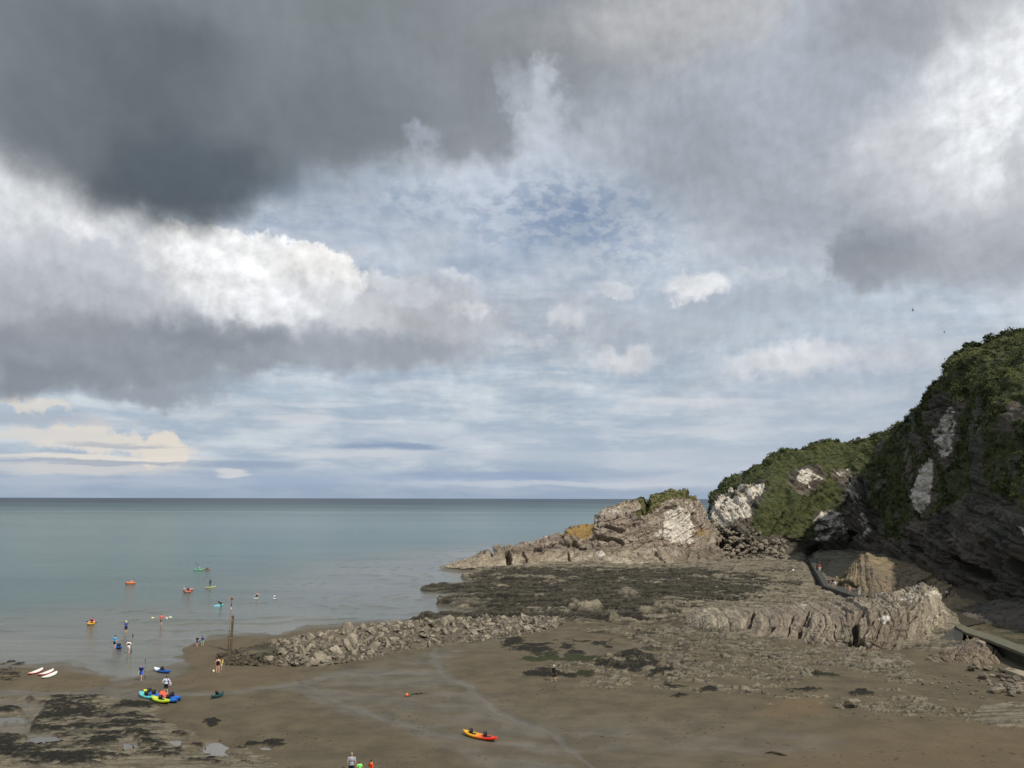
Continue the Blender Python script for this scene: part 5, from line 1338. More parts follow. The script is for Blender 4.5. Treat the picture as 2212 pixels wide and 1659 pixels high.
# the strip of meadow behind the trees
# ------------------------------------------------------------------ kayaks, boards, paddles
CM = {}
def plastic(rgb, rough=.38):
    k = (rgb, rough)
    if k not in CM: CM[k] = simple_mat('plastic_%d' % len(CM), rgb, rough, .05, 6)
    return CM[k]
def two_tone(a, b_, x0, x1):
    m, t, b = material('two_tone_plastic')
    tc = t.sep(t.new('ShaderNodeTexCoord').outputs['Object'])
    n = t.noise(t.new('ShaderNodeTexCoord').outputs['Object'], 5, 3, .5)
    c = t.mix(t.mr(t.add(tc[0], t.mul(t.sub(n, .5), .2)), x0, x1), S(*a), S(*b_))
    t.put(b.inputs['Base Color'], c); b.inputs['Roughness'].default_value = .38
    return m
BLK = simple_mat('black_fabric', (26, 26, 30), .7, .2, 10)
def hull_mesh(name, L, Wd, H, mat, parent, rocker=.16, seats=((-.25, .5),)):
    NX, NA = 64, 28
    co = np.zeros((NX, NA, 3))
    for i in range(NX):
        s_ = -1 + 2 * i / (NX - 1); x = s_ * L / 2
        w = Wd / 2 * max(0.02, (1 - abs(s_) ** 2.6)) ** .75
        zc = rocker * abs(s_) ** 2.6
        hh = H * (.55 + .45 * (1 - abs(s_) ** 3))
        for k in range(NA):
            a = 2 * math.pi * k / NA
            y = w * math.copysign(abs(math.cos(a)) ** .7, math.cos(a))
            sz = math.sin(a)
            z = zc + H * .5 + (hh * .5) * math.copysign(abs(sz) ** .8, sz) * (.9 if sz > 0 else 1.0)
            if sz > 0.3:                                      # moulded wells for seat and feet
                for (sx, sl) in seats:
                    e = max(0, 1 - ((x - sx * L) / (sl * L * .5)) ** 4) * max(0, 1 - (y / (w * .74 + 1e-3)) ** 6)
                    z -= e * H * .34
            co[i, k] = (x, y, z)
    idx = np.arange(NX * NA).reshape(NX, NA)
    q = np.stack([idx[:-1, :], np.roll(idx, -1, 1)[:-1, :], np.roll(idx, -1, 1)[1:, :], idx[1:, :]], -1).reshape(-1, 4)[:, ::-1]
    vv = np.concatenate([co.reshape(-1, 3), co[0].mean(0)[None], co[-1].mean(0)[None]])
    e0 = np.stack([idx[0], np.roll(idx[0], -1), np.full(NA, NX * NA), np.full(NA, NX * NA)], -1)
    e1 = np.stack([np.roll(idx[-1], -1), idx[-1], np.full(NA, NX * NA + 1), np.full(NA, NX * NA + 1)], -1)
    me = bpy.data.meshes.new(name)
    me.from_pydata([tuple(v) for v in vv], [], [tuple(int(k) for k in f) for f in q] + [tuple(int(k) for k in f[:3]) for f in e0] + [tuple(int(k) for k in f[:3]) for f in e1])
    me.update(); me.materials.append(mat)
    for p in me.polygons: p.use_smooth = True
    o = bpy.data.objects.new(name, me); scn.collection.objects.link(o); o.parent = parent
    return o
def seat_mesh(parent, x, H, s_=1.0, mat=None):
    bm = bmesh.new()
    for (w, l, h, loc, rot) in ((.46, .40, .06, (x, 0, H * .72), 0), (.44, .09, .36, (x - .24, 0, H * .72 + .20), -.22)):
        r_ = bmesh.ops.create_cube(bm, size=1.0)
        M_ = Matrix.Translation(loc) @ Matrix.Rotation(rot, 4, 'Y') @ Matrix.Diagonal((l, w, h, 1))
        bmesh.ops.transform(bm, matrix=M_, verts=r_['verts'])
    bmesh.ops.bevel(bm, geom=list(bm.edges), offset=.035, segments=2, affect='EDGES')
    me = bpy.data.meshes.new('seat'); bm.to_mesh(me); bm.free(); me.materials.append(mat or BLK)
    for p in me.polygons: p.use_smooth = True
    o = bpy.data.objects.new('seat', me); scn.collection.objects.link(o); o.parent = parent
    return o
kg = 'sit-on-top kayaks on the beach'
def kayak(p0, p1, mat, label, seats=(-.12,), W_=.78, H_=.33, group=kg, cat='kayak', dz=0.0, tilt=0.0, L=None, name='kayak', hatch=None, roll=0.0):
    d = p1 - p0; d.z = 0; L = L or max(2.3, d.length); mid = (p0 + p1) / 2
    root = thing(name, label, cat, mid + Vector((0, 0, dz)), 0, group)
    root.rotation_euler = (roll, tilt, math.atan2(d.y, d.x))
    hull_mesh('hull', L, W_, H_, mat, root, seats=tuple((s, .3) for s in seats) + ((.22, .2),) if seats else ())
    for s in seats: seat_mesh(root, s * L, H_)
    for sx in (-1, 1):
        tube('handle', [(sx * L * .44, -.05, H_ * .85 + .1), (sx * L * .46, 0, H_ * .85 + .16), (sx * L * .44, .05, H_ * .85 + .1)], .012, BLK, root, n=6)
    if hatch:
        tube('hatch', [(L * .33, 0, H_ * .86), (L * .33, 0, H_ * .86 + .05)], [.13, .12], hatch, root, n=16)
    return root
LIME = plastic((196, 214, 44)); TURQ = plastic((92, 196, 200)); BLUE = plastic((20, 92, 176)); ORNG = plastic((226, 96, 44)); WHT = plastic((226, 226, 222)); YEL = plastic((232, 168, 30))
g_ = lambda a, b, dz=0: G(a, b, dz)
gp = 'kayaks piled together on the sand'
kayak(g_(301.5, 1502), g_(332, 1512), TURQ, 'turquoise kayak with a black seat at the left of the kayak pile', seats=(.05,), group=gp)
kayak(g_(311, 1499), g_(338, 1505), LIME, 'lime kayak at the back of the pile behind the turquoise one', seats=(.02,), group=gp, dz=.05)
kayak(g_(324, 1505), g_(352, 1511.5), two_tone((20, 92, 176), (205, 90, 60), .5, 1.0), 'blue kayak with a red orange nose in the middle of the pile', seats=(-.12,), group=gp, dz=.12)
kayak(g_(348, 1504.5), g_(364, 1514), ORNG, 'orange kayak between the blue kayaks of the pile', seats=(), group=gp, dz=.14, L=2.5, tilt=.03)
kayak(g_(356, 1513), g_(381.5, 1519.5), two_tone((226, 96, 44), (20, 92, 176), -.9, -.6), 'blue kayak beside the front lime kayak at the right of the pile', seats=(-.1,), group=gp, dz=.02)
kayak(g_(364, 1508), g_(390, 1515), BLUE, 'rightmost blue kayak of the pile', seats=(-.12,), group=gp, dz=.04)
kayak(g_(327.5, 1513.5), g_(365.5, 1522), LIME, 'lime kayak lying at the front of the pile', seats=(.08,), group=gp, dz=.05, H_=.38)
kayak(g_(333, 1448.5), g_(367.5, 1455.5), two_tone((226, 228, 230), (16, 84, 170), -.55, -.25), 'blue and white kayak alone on the sand behind the woman with hands on hips', seats=(.05,))
kayak(g_(251, 1394), g_(262, 1406), plastic((24, 84, 168)), 'blue kayak being pulled out of the shallows by the man in the light blue shirt', seats=(.12,), L=2.7)
kayak(g_(1002, 1586), g_(1072.5, 1604), two_tone((240, 176, 24), (222, 52, 28), -.9, .9), 'yellow and red kayak with two black seats alone on the wet sand', seats=(-.2, .22), L=3.6, W_=.82)
kayak(g_(461, 1509), g_(478, 1504), plastic((24, 62, 62)), 'small dark green kayak with a black seat alone on the sand', seats=(.1,), L=1.7, W_=.6, group=kg)
for (a, b_, c_, d_, lab, m_2) in ((60.5, 1459, 92, 1447.5, 'white paddleboard with red edges, leftmost of three on the sand bar', 1), (83, 1461, 115, 1450, 'white paddleboard with a red tail between the other two on the sand bar', 1), (90, 1466.5, 122.5, 1455.5, 'all white paddleboard, nearest of the three on the sand bar', 0)):
    p0, p1 = G(a, b_), G(c_, d_)
    root = thing('paddleboard', lab, 'paddleboard', (p0 + p1) / 2, 0, 'paddleboards lying on the sand bar')
    dd = p1 - p0; root.rotation_euler = (0, 0, math.atan2(dd.y, dd.x))
    L = dd.length
    hull_mesh('hull', L, .72, .14, plastic((196, 44, 40)) if m_2 else WHT, root, rocker=.14, seats=())
    hull_mesh('deck', L * .985, .68, .08, plastic((232, 230, 222)), root, rocker=.14, seats=()).location = (0.03, 0, .085)
# craft afloat
def wp(px, py, z=0.0): return P(px, py, z)
gw_ = 'small craft out on the water'
k1 = kayak(wp(189, 1351), wp(205, 1345.5), YEL, 'yellow kayak paddled by the person in the pink top', seats=(0.0,), L=2.6, dz=-.06, group=gw_)
k2 = kayak(wp(421.5, 1231.5), wp(438, 1231), plastic((90, 176, 128)), 'pale green kayak far out beside the red board', seats=(0.0,), L=2.9, dz=-.06, group=gw_)
hb = thing('board', 'coral red board with a dark clad person lying on it far out', 'board', wp(446, 1230.6), .05, gw_); hull_mesh('hull', 2.4, .6, .2, plastic((170, 92, 76)), hb, seats=())
sp_ = thing('paddleboard', 'yellow paddleboard carrying a standing dark clad person', 'paddleboard', wp(453.5, 1269.5), 1.0, gw_); hull_mesh('hull', 3.0, .8, .16, plastic((186, 190, 92)), sp_, seats=())
def ring_boat(px, py, L, Wd, rgb, label, rz=0.0, cat='dinghy', name='dinghy'):
    root = thing(name, label, cat, wp(px, py), rz, gw_)
    n = 28; pts_ = [(math.cos(2 * math.pi * k / n) * L / 2, math.sin(2 * math.pi * k / n) * Wd / 2, .12 + .06 * abs(math.cos(2 * math.pi * k / n)) ** 3) for k in range(n + 1)]
    tube('tube', pts_, .17, plastic(rgb), root, n=12, cap=False)
    bm = bmesh.new(); vs = [bm.verts.new((x * .95, y * .95, .08)) for x, y, z in pts_[:-1]]; bm.faces.new(vs)
    vs2 = bmesh.ops.extrude_face_region(bm, geom=list(bm.faces)); bmesh.ops.translate(bm, vec=(0, 0, -.06), verts=[v for v in vs2['geom'] if isinstance(v, bmesh.types.BMVert)])
    bmesh.ops.recalc_face_normals(bm, faces=bm.faces)
    me = bpy.data.meshes.new('floor'); bm.to_mesh(me); bm.free(); me.materials.append(plastic((150, 90, 70)))
    o = bpy.data.objects.new('floor', me); scn.collection.objects.link(o); o.parent = root
    return root
ring_boat(281.5, 1260.5, 2.0, 1.0, (214, 112, 56), 'orange inflatable dinghy with one child aboard far out')
ring_boat(411, 1274.5, 1.0, .7, (200, 124, 104), 'coral inflatable ring behind the two bathers', name='inflatable_ring', cat='inflatable')
ring_boat(405, 1279.5, 1.2, .6, (186, 96, 80), 'coral inflatable held by the dark haired bather', name='inflatable', cat='inflatable')
tb = thing('bodyboard', 'turquoise board held by the bending person in a black wetsuit', 'board', wp(471.5, 1309), .6, gw_); hull_mesh('hull', 1.7, .75, .14, plastic((110, 186, 194)), tb, seats=()); tb.rotation_euler = (.35, -.12, .5)
wb = thing('bodyboard', 'small white board floating before the wading woman in black', 'board', wp(553, 1293.5), .3, gw_); hull_mesh('hull', 1.0, .5, .1, plastic((230, 230, 226)), wb, seats=())
wb2 = thing('bodyboard', 'small white board under the arm of the farthest wading child', 'board', wp(594.5, 1293.8), -.3, gw_); hull_mesh('hull', .9, .45, .1, plastic((230, 230, 226)), wb2, seats=())
def paddle(p0, p1, label, bl=(28, 28, 30), sh=(40, 40, 42), group='paddles'):
    d = (p1 - p0); L = d.length
    root = thing('paddle', label, 'paddle', (p0 + p1) / 2, 0, group)
    root.rotation_mode = 'QUATERNION'; root.rotation_quaternion = d.to_track_quat('X', 'Z')
    tube('shaft', [(-L / 2 + .3, 0, 0), (L / 2 - .3, 0, 0)], .018, plastic(sh), root, n=8)
    for sx in (-1, 1):
        bm = bmesh.new(); bmesh.ops.create_uvsphere(bm, u_segments=16, v_segments=10, radius=.5)
        bmesh.ops.scale(bm, vec=(.48, .20, .035), verts=bm.verts); bmesh.ops.translate(bm, vec=(sx * (L / 2 - .22), 0, 0), verts=bm.verts)
        for v in bm.verts: v.co.z += .03 * (v.co.y / .1) ** 2 * .4
        me = bpy.data.meshes.new('blade'); bm.to_mesh(me); bm.free(); me.materials.append(plastic(bl))
        for p in me.polygons: p.use_smooth = True
        o = bpy.data.objects.new('blade', me); scn.collection.objects.link(o); o.parent = root
        o.rotation_euler = (math.radians(62), 0, 0)
    return root
# buoy with its tangled line
bp = G(878.7, 1504.5)
by = thing('buoy', 'small orange buoy with a tangled line lying on the wet sand', 'buoy', bp)
bm = bmesh.new(); bmesh.ops.create_uvsphere(bm, u_segments=20, v_segments=14, radius=.15)
for v in bm.verts:
    v.co.z *= 1.08; v.co.z += .15
me = bpy.data.meshes.new('float'); bm.to_mesh(me); bm.free(); me.materials.append(plastic((232, 104, 52)))
for p in me.polygons: p.use_smooth = True
o = bpy.data.objects.new('float', me); scn.collection.objects.link(o); o.parent = by
r_ = random.Random(3); pts_ = [(.15, 0, .05)]
for k in range(26): pts_.append((pts_[-1][0] + r_.uniform(-.05, .28) * (1 if k % 7 < 5 else -1), pts_[-1][1] + r_.uniform(-.5, .42) , .03 + r_.random() * .05))
tube('line', pts_, .03, simple_mat('wet_rope', (58, 50, 38), .9), by, n=6)
# a washed-up branch on the wet sand
p = G(1675, 1630)
br = tube('driftwood', [(-.6, .3, .04), (-.2, .25, .12), (.3, -.1, .10), (.75, -.35, .03)], [.03, .07, .08, .03], simple_mat('driftwood', (60, 52, 40), .9), None, n=8)
br.location = p; tag(br, 'short dark stick of driftwood on the wet sand at the lower right', 'driftwood')
# ------------------------------------------------------------------ people
PMAT = {}
def cloth(rgb):
    if rgb not in PMAT: PMAT[rgb] = simple_mat('cloth_%d' % len(PMAT), rgb, .85, .10, 18, .2)
    return PMAT[rgb]
SKIN = simple_mat('skin', (205, 160, 132), .6, .06, 20, .3)
def capsule(bm, a, b_, ra, rb, n=12):
    a, b_ = Vector(a), Vector(b_); d = b_ - a; L = d.length
    if L < 1e-5: d = Vector((0, 0, 1)); L = 1e-5
    d.normalize(); u = d.orthogonal().normalized(); w = d.cross(u); rings = []
    prof = [(-.94, .34, ra), (-.7, .71, ra), (0, 1, ra)] + [(None, None, None)] + [(0, 1, rb), (.7, .71, rb), (.94, .34, rb)]
    for k, (o_, s_, r_) in enumerate(prof):
        if o_ is None: c = (a + b_) / 2; rr_ = (ra + rb) / 2
        else: c = (a if k < 3 else b_) + d * (o_ * r_); rr_ = s_ * r_
        rings.append([bm.verts.new(c + (u * math.cos(6.28318 * i / n) + w * math.sin(6.28318 * i / n)) * rr_) for i in range(n)])
    for r0, r1 in zip(rings[:-1], rings[1:]):
        for i in range(n): bm.faces.new((r0[i], r0[(i + 1) % n], r1[(i + 1) % n], r1[i]))
    bm.faces.new(rings[0][::-1]); bm.faces.new(rings[-1])
def ellipsoid(bm, c, r, rot=None, n=14):
    res = bmesh.ops.create_uvsphere(bm, u_segments=n, v_segments=n - 2, radius=1.0)
    M_ = Matrix.Translation(c) @ (rot or Matrix.Identity(4)) @ Matrix.Diagonal((*r, 1))
    bmesh.ops.transform(bm, matrix=M_, verts=res['verts'])
def remeshed(name, bm, vox, mat, parent, extra=None):
    bmesh.ops.recalc_face_normals(bm, faces=bm.faces)
    me = bpy.data.meshes.new(name); bm.to_mesh(me); bm.free()
    o = bpy.data.objects.new(name, me); scn.collection.objects.link(o)
    md = o.modifiers.new('r', 'REMESH'); md.mode = 'VOXEL'; md.voxel_size = vox; md.use_smooth_shade = True
    sm = o.modifiers.new('s', 'SMOOTH'); sm.iterations = 2; sm.factor = .5
    dg = bpy.context.evaluated_depsgraph_get(); m2 = bpy.data.meshes.new_from_object(o.evaluated_get(dg))
    o.modifiers.clear(); o.data = m2; bpy.data.meshes.remove(me); m2.name = name
    if extra is not None:
        b2 = bmesh.new(); b2.from_mesh(m2); extra(b2); b2.to_mesh(m2); b2.free()
    m2.materials.clear(); m2.materials.append(mat)
    for p in m2.polygons: p.use_smooth = True
    o.parent = parent
    return o
def person(foot, label, h=1.7, face=0.0, top=(200, 200, 200), bottom=(30, 30, 40), hair=(50, 36, 26), arms=('down', 'down'), legs='stand', bend=0.0, sleeves='short', shorts='short', hat=None, vest=None, long_hair=False,
           sink=0.0, slim=1.0, vox=.028, group=None, bag=None, head_turn=0.0, swimsuit=False, suit=False, seat_z=None, name='person'):
    """face: heading in radians, 0 looks along +Y (away from the camera); local frame: +Y forward, +X the person's right"""
    s = h / 1.72
    root = thing(name, label, 'person', (foot[0], foot[1], foot[2] - sink), face, group)
    q = lambda x, y, z: Vector((x, y, z)) * s
    hipz = .90
    J = {}
    if legs == 'sit':
        hipz = .12
        hips = [q(-.09, 0, hipz), q(.09, 0, hipz)]; knees = [q(-.13, .40, .34), q(.15, .42, .32)]; ank = [q(-.14, .78, .12), q(.15, .80, .12)]; toes = [q(-.14, .86, .24), q(.15, .88, .24)]
    elif legs == 'prone':
        hipz = .12
        hips = [q(-.09, -.1, .1), q(.09, -.1, .1)]; knees = [q(-.1, -.5, .08), q(.1, -.5, .08)]; ank = [q(-.11, -.9, .08), q(.11, -.9, .08)]; toes = [q(-.11, -1.05, .06), q(.11, -1.05, .06)]
    elif legs == 'walk':
        hips = [q(-.09, 0, hipz), q(.09, 0, hipz)]; knees = [q(-.1, .16, .49), q(.1, -.04, .48)]; ank = [q(-.1, .20, .08), q(.11, -.26, .13)]; toes = [q(-.1, .34, .04), q(.12, -.14, .03)]
    else:
        hips = [q(-.09, 0, hipz), q(.09, 0, hipz)]; knees = [q(-.12, .02, .49), q(.12, .02, .49)]; ank = [q(-.14, -.02, .08), q(.14, -.02, .08)]; toes = [q(-.16, .12, .035), q(.16, .12, .035)]
    pel = q(0, 0 if legs != 'prone' else -.1, hipz + .04)
    Mb = Matrix.Translation(pel) @ Matrix.Rotation(-bend if legs != 'prone' else -1.25, 4, 'X')
    B = lambda x, y, z: Mb @ (Vector((x, y, z)) * s)
    waist, chest, neck, head = B(0, 0, .14), B(0, -.01, .36), B(0, 0, .52), B(0, .02, .66)
    sh = [B(-.19 * slim, 0, .45), B(.19 * slim, 0, .45)]
    el, wr, hd = [], [], []
    for i, sx in enumerate((-1, 1)):
        a = arms[i]
        if a == 'down': e, w = (sx * .25, -.03, .17), (sx * .27, .06, -.08)
        elif a == 'hip': e, w = (sx * .42, -.06, .22), (sx * .20, .02, .05)
        elif a == 'out': e, w = (sx * .44, .04, .38), (sx * .66, .10, .30)
        elif a == 'lowout': e, w = (sx * .40, .02, .24), (sx * .60, .08, .10)
        elif a == 'fwd': e, w = (sx * .24, .18, .22), (sx * .16, .42, .22)
        elif a == 'up': e, w = (sx * .30, .10, .40), (sx * .30, .18, .62)
        elif a == 'face': e, w = (sx * .30, .16, .28), (sx * .10, .24, .52)
        elif a == 'hold': e, w = (sx * .27, .02, .20), (sx * .36, .20, .30)
        elif a == 'back': e, w = (sx * .27, -.10, .18), (sx * .20, -.22, .0)
        else: e, w = a
        el.append(B(*e)); wr.append(B(*w))
        hd.append(wr[-1] + (wr[-1] - el[-1]).normalized() * .07 * s)
    bm = bmesh.new()
    for i in (0, 1):
        capsule(bm, hips[i], knees[i], .082 * s * slim, .056 * s); capsule(bm, knees[i], ank[i], .054 * s, .036 * s)
        capsule(bm, knees[i].lerp(ank[i], .12) + Vector((0, -.015 * s, 0)), knees[i].lerp(ank[i], .45), .05 * s, .044 * s)
        capsule(bm, ank[i] - Vector((0, .03 * s, .03 * s)), toes[i], .038 * s, .03 * s)
        capsule(bm, sh[i], el[i], .05 * s, .04 * s); capsule(bm, el[i], wr[i], .038 * s, .028 * s)
        capsule(bm, wr[i], hd[i], .032 * s, .038 * s)
        capsule(bm, chest, sh[i], .09 * s, .056 * s)
    rot_ = Mb.to_3x3().to_4x4()
    ellipsoid(bm, pel, (.165 * s * slim, .115 * s, .12 * s), rot_); ellipsoid(bm, waist, (.135 * s * slim, .10 * s, .14 * s), rot_); ellipsoid(bm, chest, (.165 * s * slim, .11 * s, .18 * s), rot_)
    capsule(bm, chest, neck, .07 * s, .055 * s); capsule(bm, neck, head, .052 * s, .05 * s)
    hr = Matrix.Rotation(head_turn, 4, 'Z')
    H_ = Matrix.Translation(head) @ hr @ Matrix.Rotation(-bend * .35, 4, 'X')
    ellipsoid(bm, head, (.077 * s, .095 * s, .115 * s), hr)
    for off, r_ in (((0, .098, -.01), (.014, .02, .022)), ((0, .075, -.075), (.045, .04, .035)), ((-.08, 0, -.01), (.012, .02, .03)), ((.08, 0, -.01), (.012, .02, .03))):
        ellipsoid(bm, H_ @ (Vector(off) * s), tuple(v * s for v in r_), hr, 8)
    def fingers(b2):
        for i, sx in enumerate((-1, 1)):
            d = (hd[i] - wr[i]).normalized(); side = d.orthogonal().normalized(); up_ = d.cross(side)
            for f in range(4):
                o_ = side * ((f - 1.5) * .019 * s); ln = (.072, .082, .076, .06)[f] * s
                p0 = hd[i] + o_ + d * .02 * s; p1 = p0 + d * ln * .5 + up_ * .012 * s; p2 = p1 + d * ln * .35 + up_ * .026 * s
                capsule(b2, p0, p1, .0095 * s, .009 * s, 6); capsule(b2, p1, p2, .009 * s, .007 * s, 6)
            t0 = hd[i] - side * .03 * s; t1 = t0 - side * .025 * s + d * .03 * s
            capsule(b2, t0, t1, .011 * s, .009 * s, 6); capsule(b2, t1, t1 + d * .028 * s + up_ * .01 * s, .009 * s, .008 * s, 6)
    remeshed('body', bm, vox, SKIN if not suit else cloth(top), root, fingers)
    # face: eyes and mouth
    bm = bmesh.new()
    for off, r_ in (((-.03, .088, .012), (.011, .008, .008)), ((.03, .088, .012), (.011, .008, .008)), ((0, .103, -.052), (.022, .006, .006))):
        ellipsoid(bm, H_ @ (Vector(off) * s), tuple(v * s for v in r_), hr, 8)
    me = bpy.data.meshes.new('face_features'); bm.to_mesh(me); bm.free(); me.materials.append(cloth((70, 40, 36)))
    o = bpy.data.objects.new('face_features', me); scn.collection.objects.link(o); o.parent = root
    if suit:
        bm = bmesh.new(); ellipsoid(bm, head + Vector((0, .012, -.01)) * s, (.079 * s, .092 * s, .108 * s), hr); remeshed('face', bm, vox, SKIN, root)
    g1 = .022 * s
    if not suit:
        bm = bmesh.new()                                   # top
        lo_ = 0.02 if not swimsuit else -.04
        ellipsoid(bm, waist, (.135 * s * slim + g1, .10 * s + g1, .15 * s), rot_); ellipsoid(bm, chest - (B(0, 0, .06) - B(0, 0, 0)) * (1 if swimsuit else 0), (.165 * s * slim + g1 * .7, .11 * s + g1, (.17 if not swimsuit else .13) * s), rot_)
        ellipsoid(bm, B(0, 0, lo_), (.158 * s * slim + g1, .11 * s + g1, .10 * s), rot_)
        if not swimsuit:
            for i in (0, 1):
                capsule(bm, chest, sh[i], .09 * s, .056 * s + g1)
                if sleeves == 'long': capsule(bm, sh[i], el[i], .05 * s + g1 * .8, .04 * s + g1 * .7); capsule(bm, el[i], wr[i], .038 * s + g1 * .7, .032 * s + g1 * .5)
                elif sleeves == 'short': capsule(bm, sh[i], sh[i].lerp(el[i], .62), .05 * s + g1 * .9, .047 * s + g1)
        remeshed('swimsuit' if swimsuit else 'shirt', bm, vox, cloth(top), root)
        bm = bmesh.new()                                   # legwear
        ellipsoid(bm, pel, (.165 * s * slim + g1 * .8, .115 * s + g1 * .9, .125 * s), rot_)
        kk_ = {'short': .55, 'knee': .95, 'long': 1.0, 'brief': .08}[shorts]
        for i in (0, 1):
            capsule(bm, hips[i], hips[i].lerp(knees[i], kk_), .082 * s * slim + g1, .07 * s + g1 * (1 - .5 * kk_))
            if shorts == 'long': capsule(bm, knees[i], knees[i].lerp(ank[i], .9), .054 * s + g1, .04 * s + g1)
        remeshed('swimsuit_bottom' if swimsuit else ('trousers' if shorts == 'long' else 'shorts'), bm, vox, cloth(bottom), root)
    if vest:
        bm = bmesh.new(); ellipsoid(bm, B(0, 0, .30), (.165 * s * slim + g1 * 1.9, .11 * s + g1 * 2.3, .20 * s), rot_)
        remeshed('buoyancy_vest', bm, vox, cloth(vest), root)
    bm = bmesh.new()                                        # hair
    ellipsoid(bm, H_ @ (Vector((0, -.016, .022)) * s), (.088 * s, .098 * s, .112 * s), hr)
    if long_hair: capsule(bm, H_ @ (Vector((0, -.07, .0)) * s), B(0, -.12, .42), .07 * s, .045 * s)
    remeshed('hair', bm, vox, cloth(hair), root)
    if hat:
        bm = bmesh.new(); ellipsoid(bm, H_ @ (Vector((0, 0, .08)) * s), (.10 * s, .115 * s, .085 * s), hr); ellipsoid(bm, H_ @ (Vector((0, 0, .055)) * s), (.19 * s, .20 * s, .022 * s), hr)
        remeshed('hat', bm, .02, cloth(hat), root)
    root['hands'] = [0, 0]
    M_ = Matrix.Translation(root.location) @ Matrix.Rotation(face, 4, 'Z')
    return root, [M_ @ hd[0], M_ @ hd[1]]
CAMDIR = math.pi          # facing the camera
pg = 'people spread over the beach'; pw = 'people on the concrete walkway'; pb = 'people in the water'; pc = 'people on the rocks below the cliff'
F = lambda a, b: G(a, b)
# on the beach
person(F(358, 1498), 'person in a pale blue shirt with hands on hips beside the kayak pile', 1.68, .05, (186, 200, 226), (24, 26, 40), (62, 44, 34), ('hip', 'hip'), shorts='knee', slim=1.12, vox=.024, group=pg)
bgp = F(363.5, 1486)
bgm = bmesh.new(); ellipsoid(bgm, Vector((0, 0, 0)), (.20, .12, .26)); 
bg = remeshed('shoulder_bag', bgm, .03, cloth((176, 160, 166)), None); fw = F(358, 1498); bg.location = fw + Vector((.34, .02, .92)); tag(bg, 'grey pink bag hanging at the side of the person with hands on hips', 'bag')
bgs = tube('strap', [(-.22, -.1, .52), (-.06, -.14, .2), (0, -.12, -.05)], .022, cloth((70, 72, 90)), bg, n=6)
p6, h6 = person(F(304, 1470.5), 'person in a blue top, black vest and blue shorts walking with a paddle upright', 1.66, CAMDIR + .1, (30, 58, 150), (44, 84, 190), (34, 26, 24), ('hold', 'down'), legs='walk', vest=(24, 26, 34), slim=.92, group=pg, long_hair=True, vox=.024)
a_ = F(312.8, 1467.5); paddle(a_ + Vector((.0, 0, .0)), a_ + Vector((-.1, .05, 2.15)), 'black paddle held upright by the person in the blue top')
bk = F(302, 1461) ; 
p5, h5 = person(F(277, 1412), 'person in a white shirt and dark vest seen from behind holding a paddle upright', 1.65, .1, (226, 224, 220), (222, 220, 216), (120, 96, 78), ('down', 'hold'), vest=(30, 34, 50), group=pg, legs='walk', shorts='short')
a_ = F(283, 1411); paddle(a_, a_ + Vector((.12, 0, 2.35)), 'black paddle held upright by the person in the white shirt')
person(F(247, 1402), 'person in a light blue shirt and black shorts dragging the blue kayak', 1.74, .2, (64, 150, 206), (24, 26, 34), (44, 34, 28), ('down', 'back'), legs='walk', group=pg)
person(F(271.5, 1367.5), 'person in a pale sun hat and blue top standing in the shallows', 1.70, .3, (66, 80, 150), (24, 28, 48), (150, 140, 110), ('face', 'face'), shorts='knee', hat=(226, 220, 170), slim=1.15, group=pb, sleeves='short')
p3, h3 = person(wp(348, 1349.5), 'person in a coral vest walking in the shallows with a paddle held out sideways', 1.66, .25, (226, 96, 92), (120, 112, 98), (56, 40, 32), ('out', 'out'), legs='walk', shorts='knee', group=pb, sink=.06, slim=.9, vest=(226, 96, 92))
q0 = h3[0]; q1 = h3[1]; dd = (q1 - q0); dd.z = 0; dd.normalize(); mdp = (q0 + q1) / 2 + Vector((0, 0, -.02))
paddle(mdp - dd * 1.5, mdp + dd * 1.5, 'pale paddle with yellow and white blades held out by the person in the coral vest', (206, 208, 120), (200, 200, 196))
bc = bmesh.new(); ellipsoid(bc, Vector((0, 0, 0)), (.16, .1, .18)); bgo = remeshed('bag', bc, .03, cloth((226, 214, 210)), None); bgo.location = h3[1] + Vector((0.05, 0, -.2)); tag(bgo, 'small white bag hanging from the hand of the person in the coral vest', 'bag')
person(F(425.5, 1397), 'child in a dark top and bright blue shorts on the sand bar', 1.36, CAMDIR - .4, (44, 36, 44), (28, 70, 170), (60, 44, 34), ('hip', 'down'), group=pg, slim=.9)
person(F(437, 1396.5), 'child in a navy top and pale green shorts on the sand bar', 1.36, .2, (30, 48, 120), (120, 190, 150), (52, 38, 30), group=pg, slim=.85)
person(F(470, 1453.8), 'person in a black swimsuit bending slightly at the foot of the breakwater', 1.70, .05, (24, 22, 26), (24, 22, 26), (58, 36, 30), ('down', 'down'), swimsuit=True, shorts='brief', slim=1.12, group=pg, bend=.12, vox=.024)
person(F(478.3, 1447.5), 'small child in a pale yellow top beside the person in the black swimsuit', 1.15, -1.2, (212, 204, 96), (226, 226, 210), (220, 212, 120), ('fwd', 'down'), group=pg, slim=.85, bend=.25)
sb = bmesh.new(); ellipsoid(sb, Vector((0, 0, .14)), (.14, .12, .17)); so = remeshed('bucket_bag', sb, .03, cloth((224, 216, 196)), None); so.location = F(461.5, 1452.6); tag(so, 'small cream bag on the sand beside the person in the black swimsuit', 'bag')
person(F(1196.5, 1471.5), 'person in black clothes with white hair walking alone on the open sand', 1.66, CAMDIR + .9, (26, 26, 30), (24, 24, 28), (224, 220, 214), ('down', 'down'), legs='walk', shorts='knee', slim=1.0, group=pg, sleeves='long')
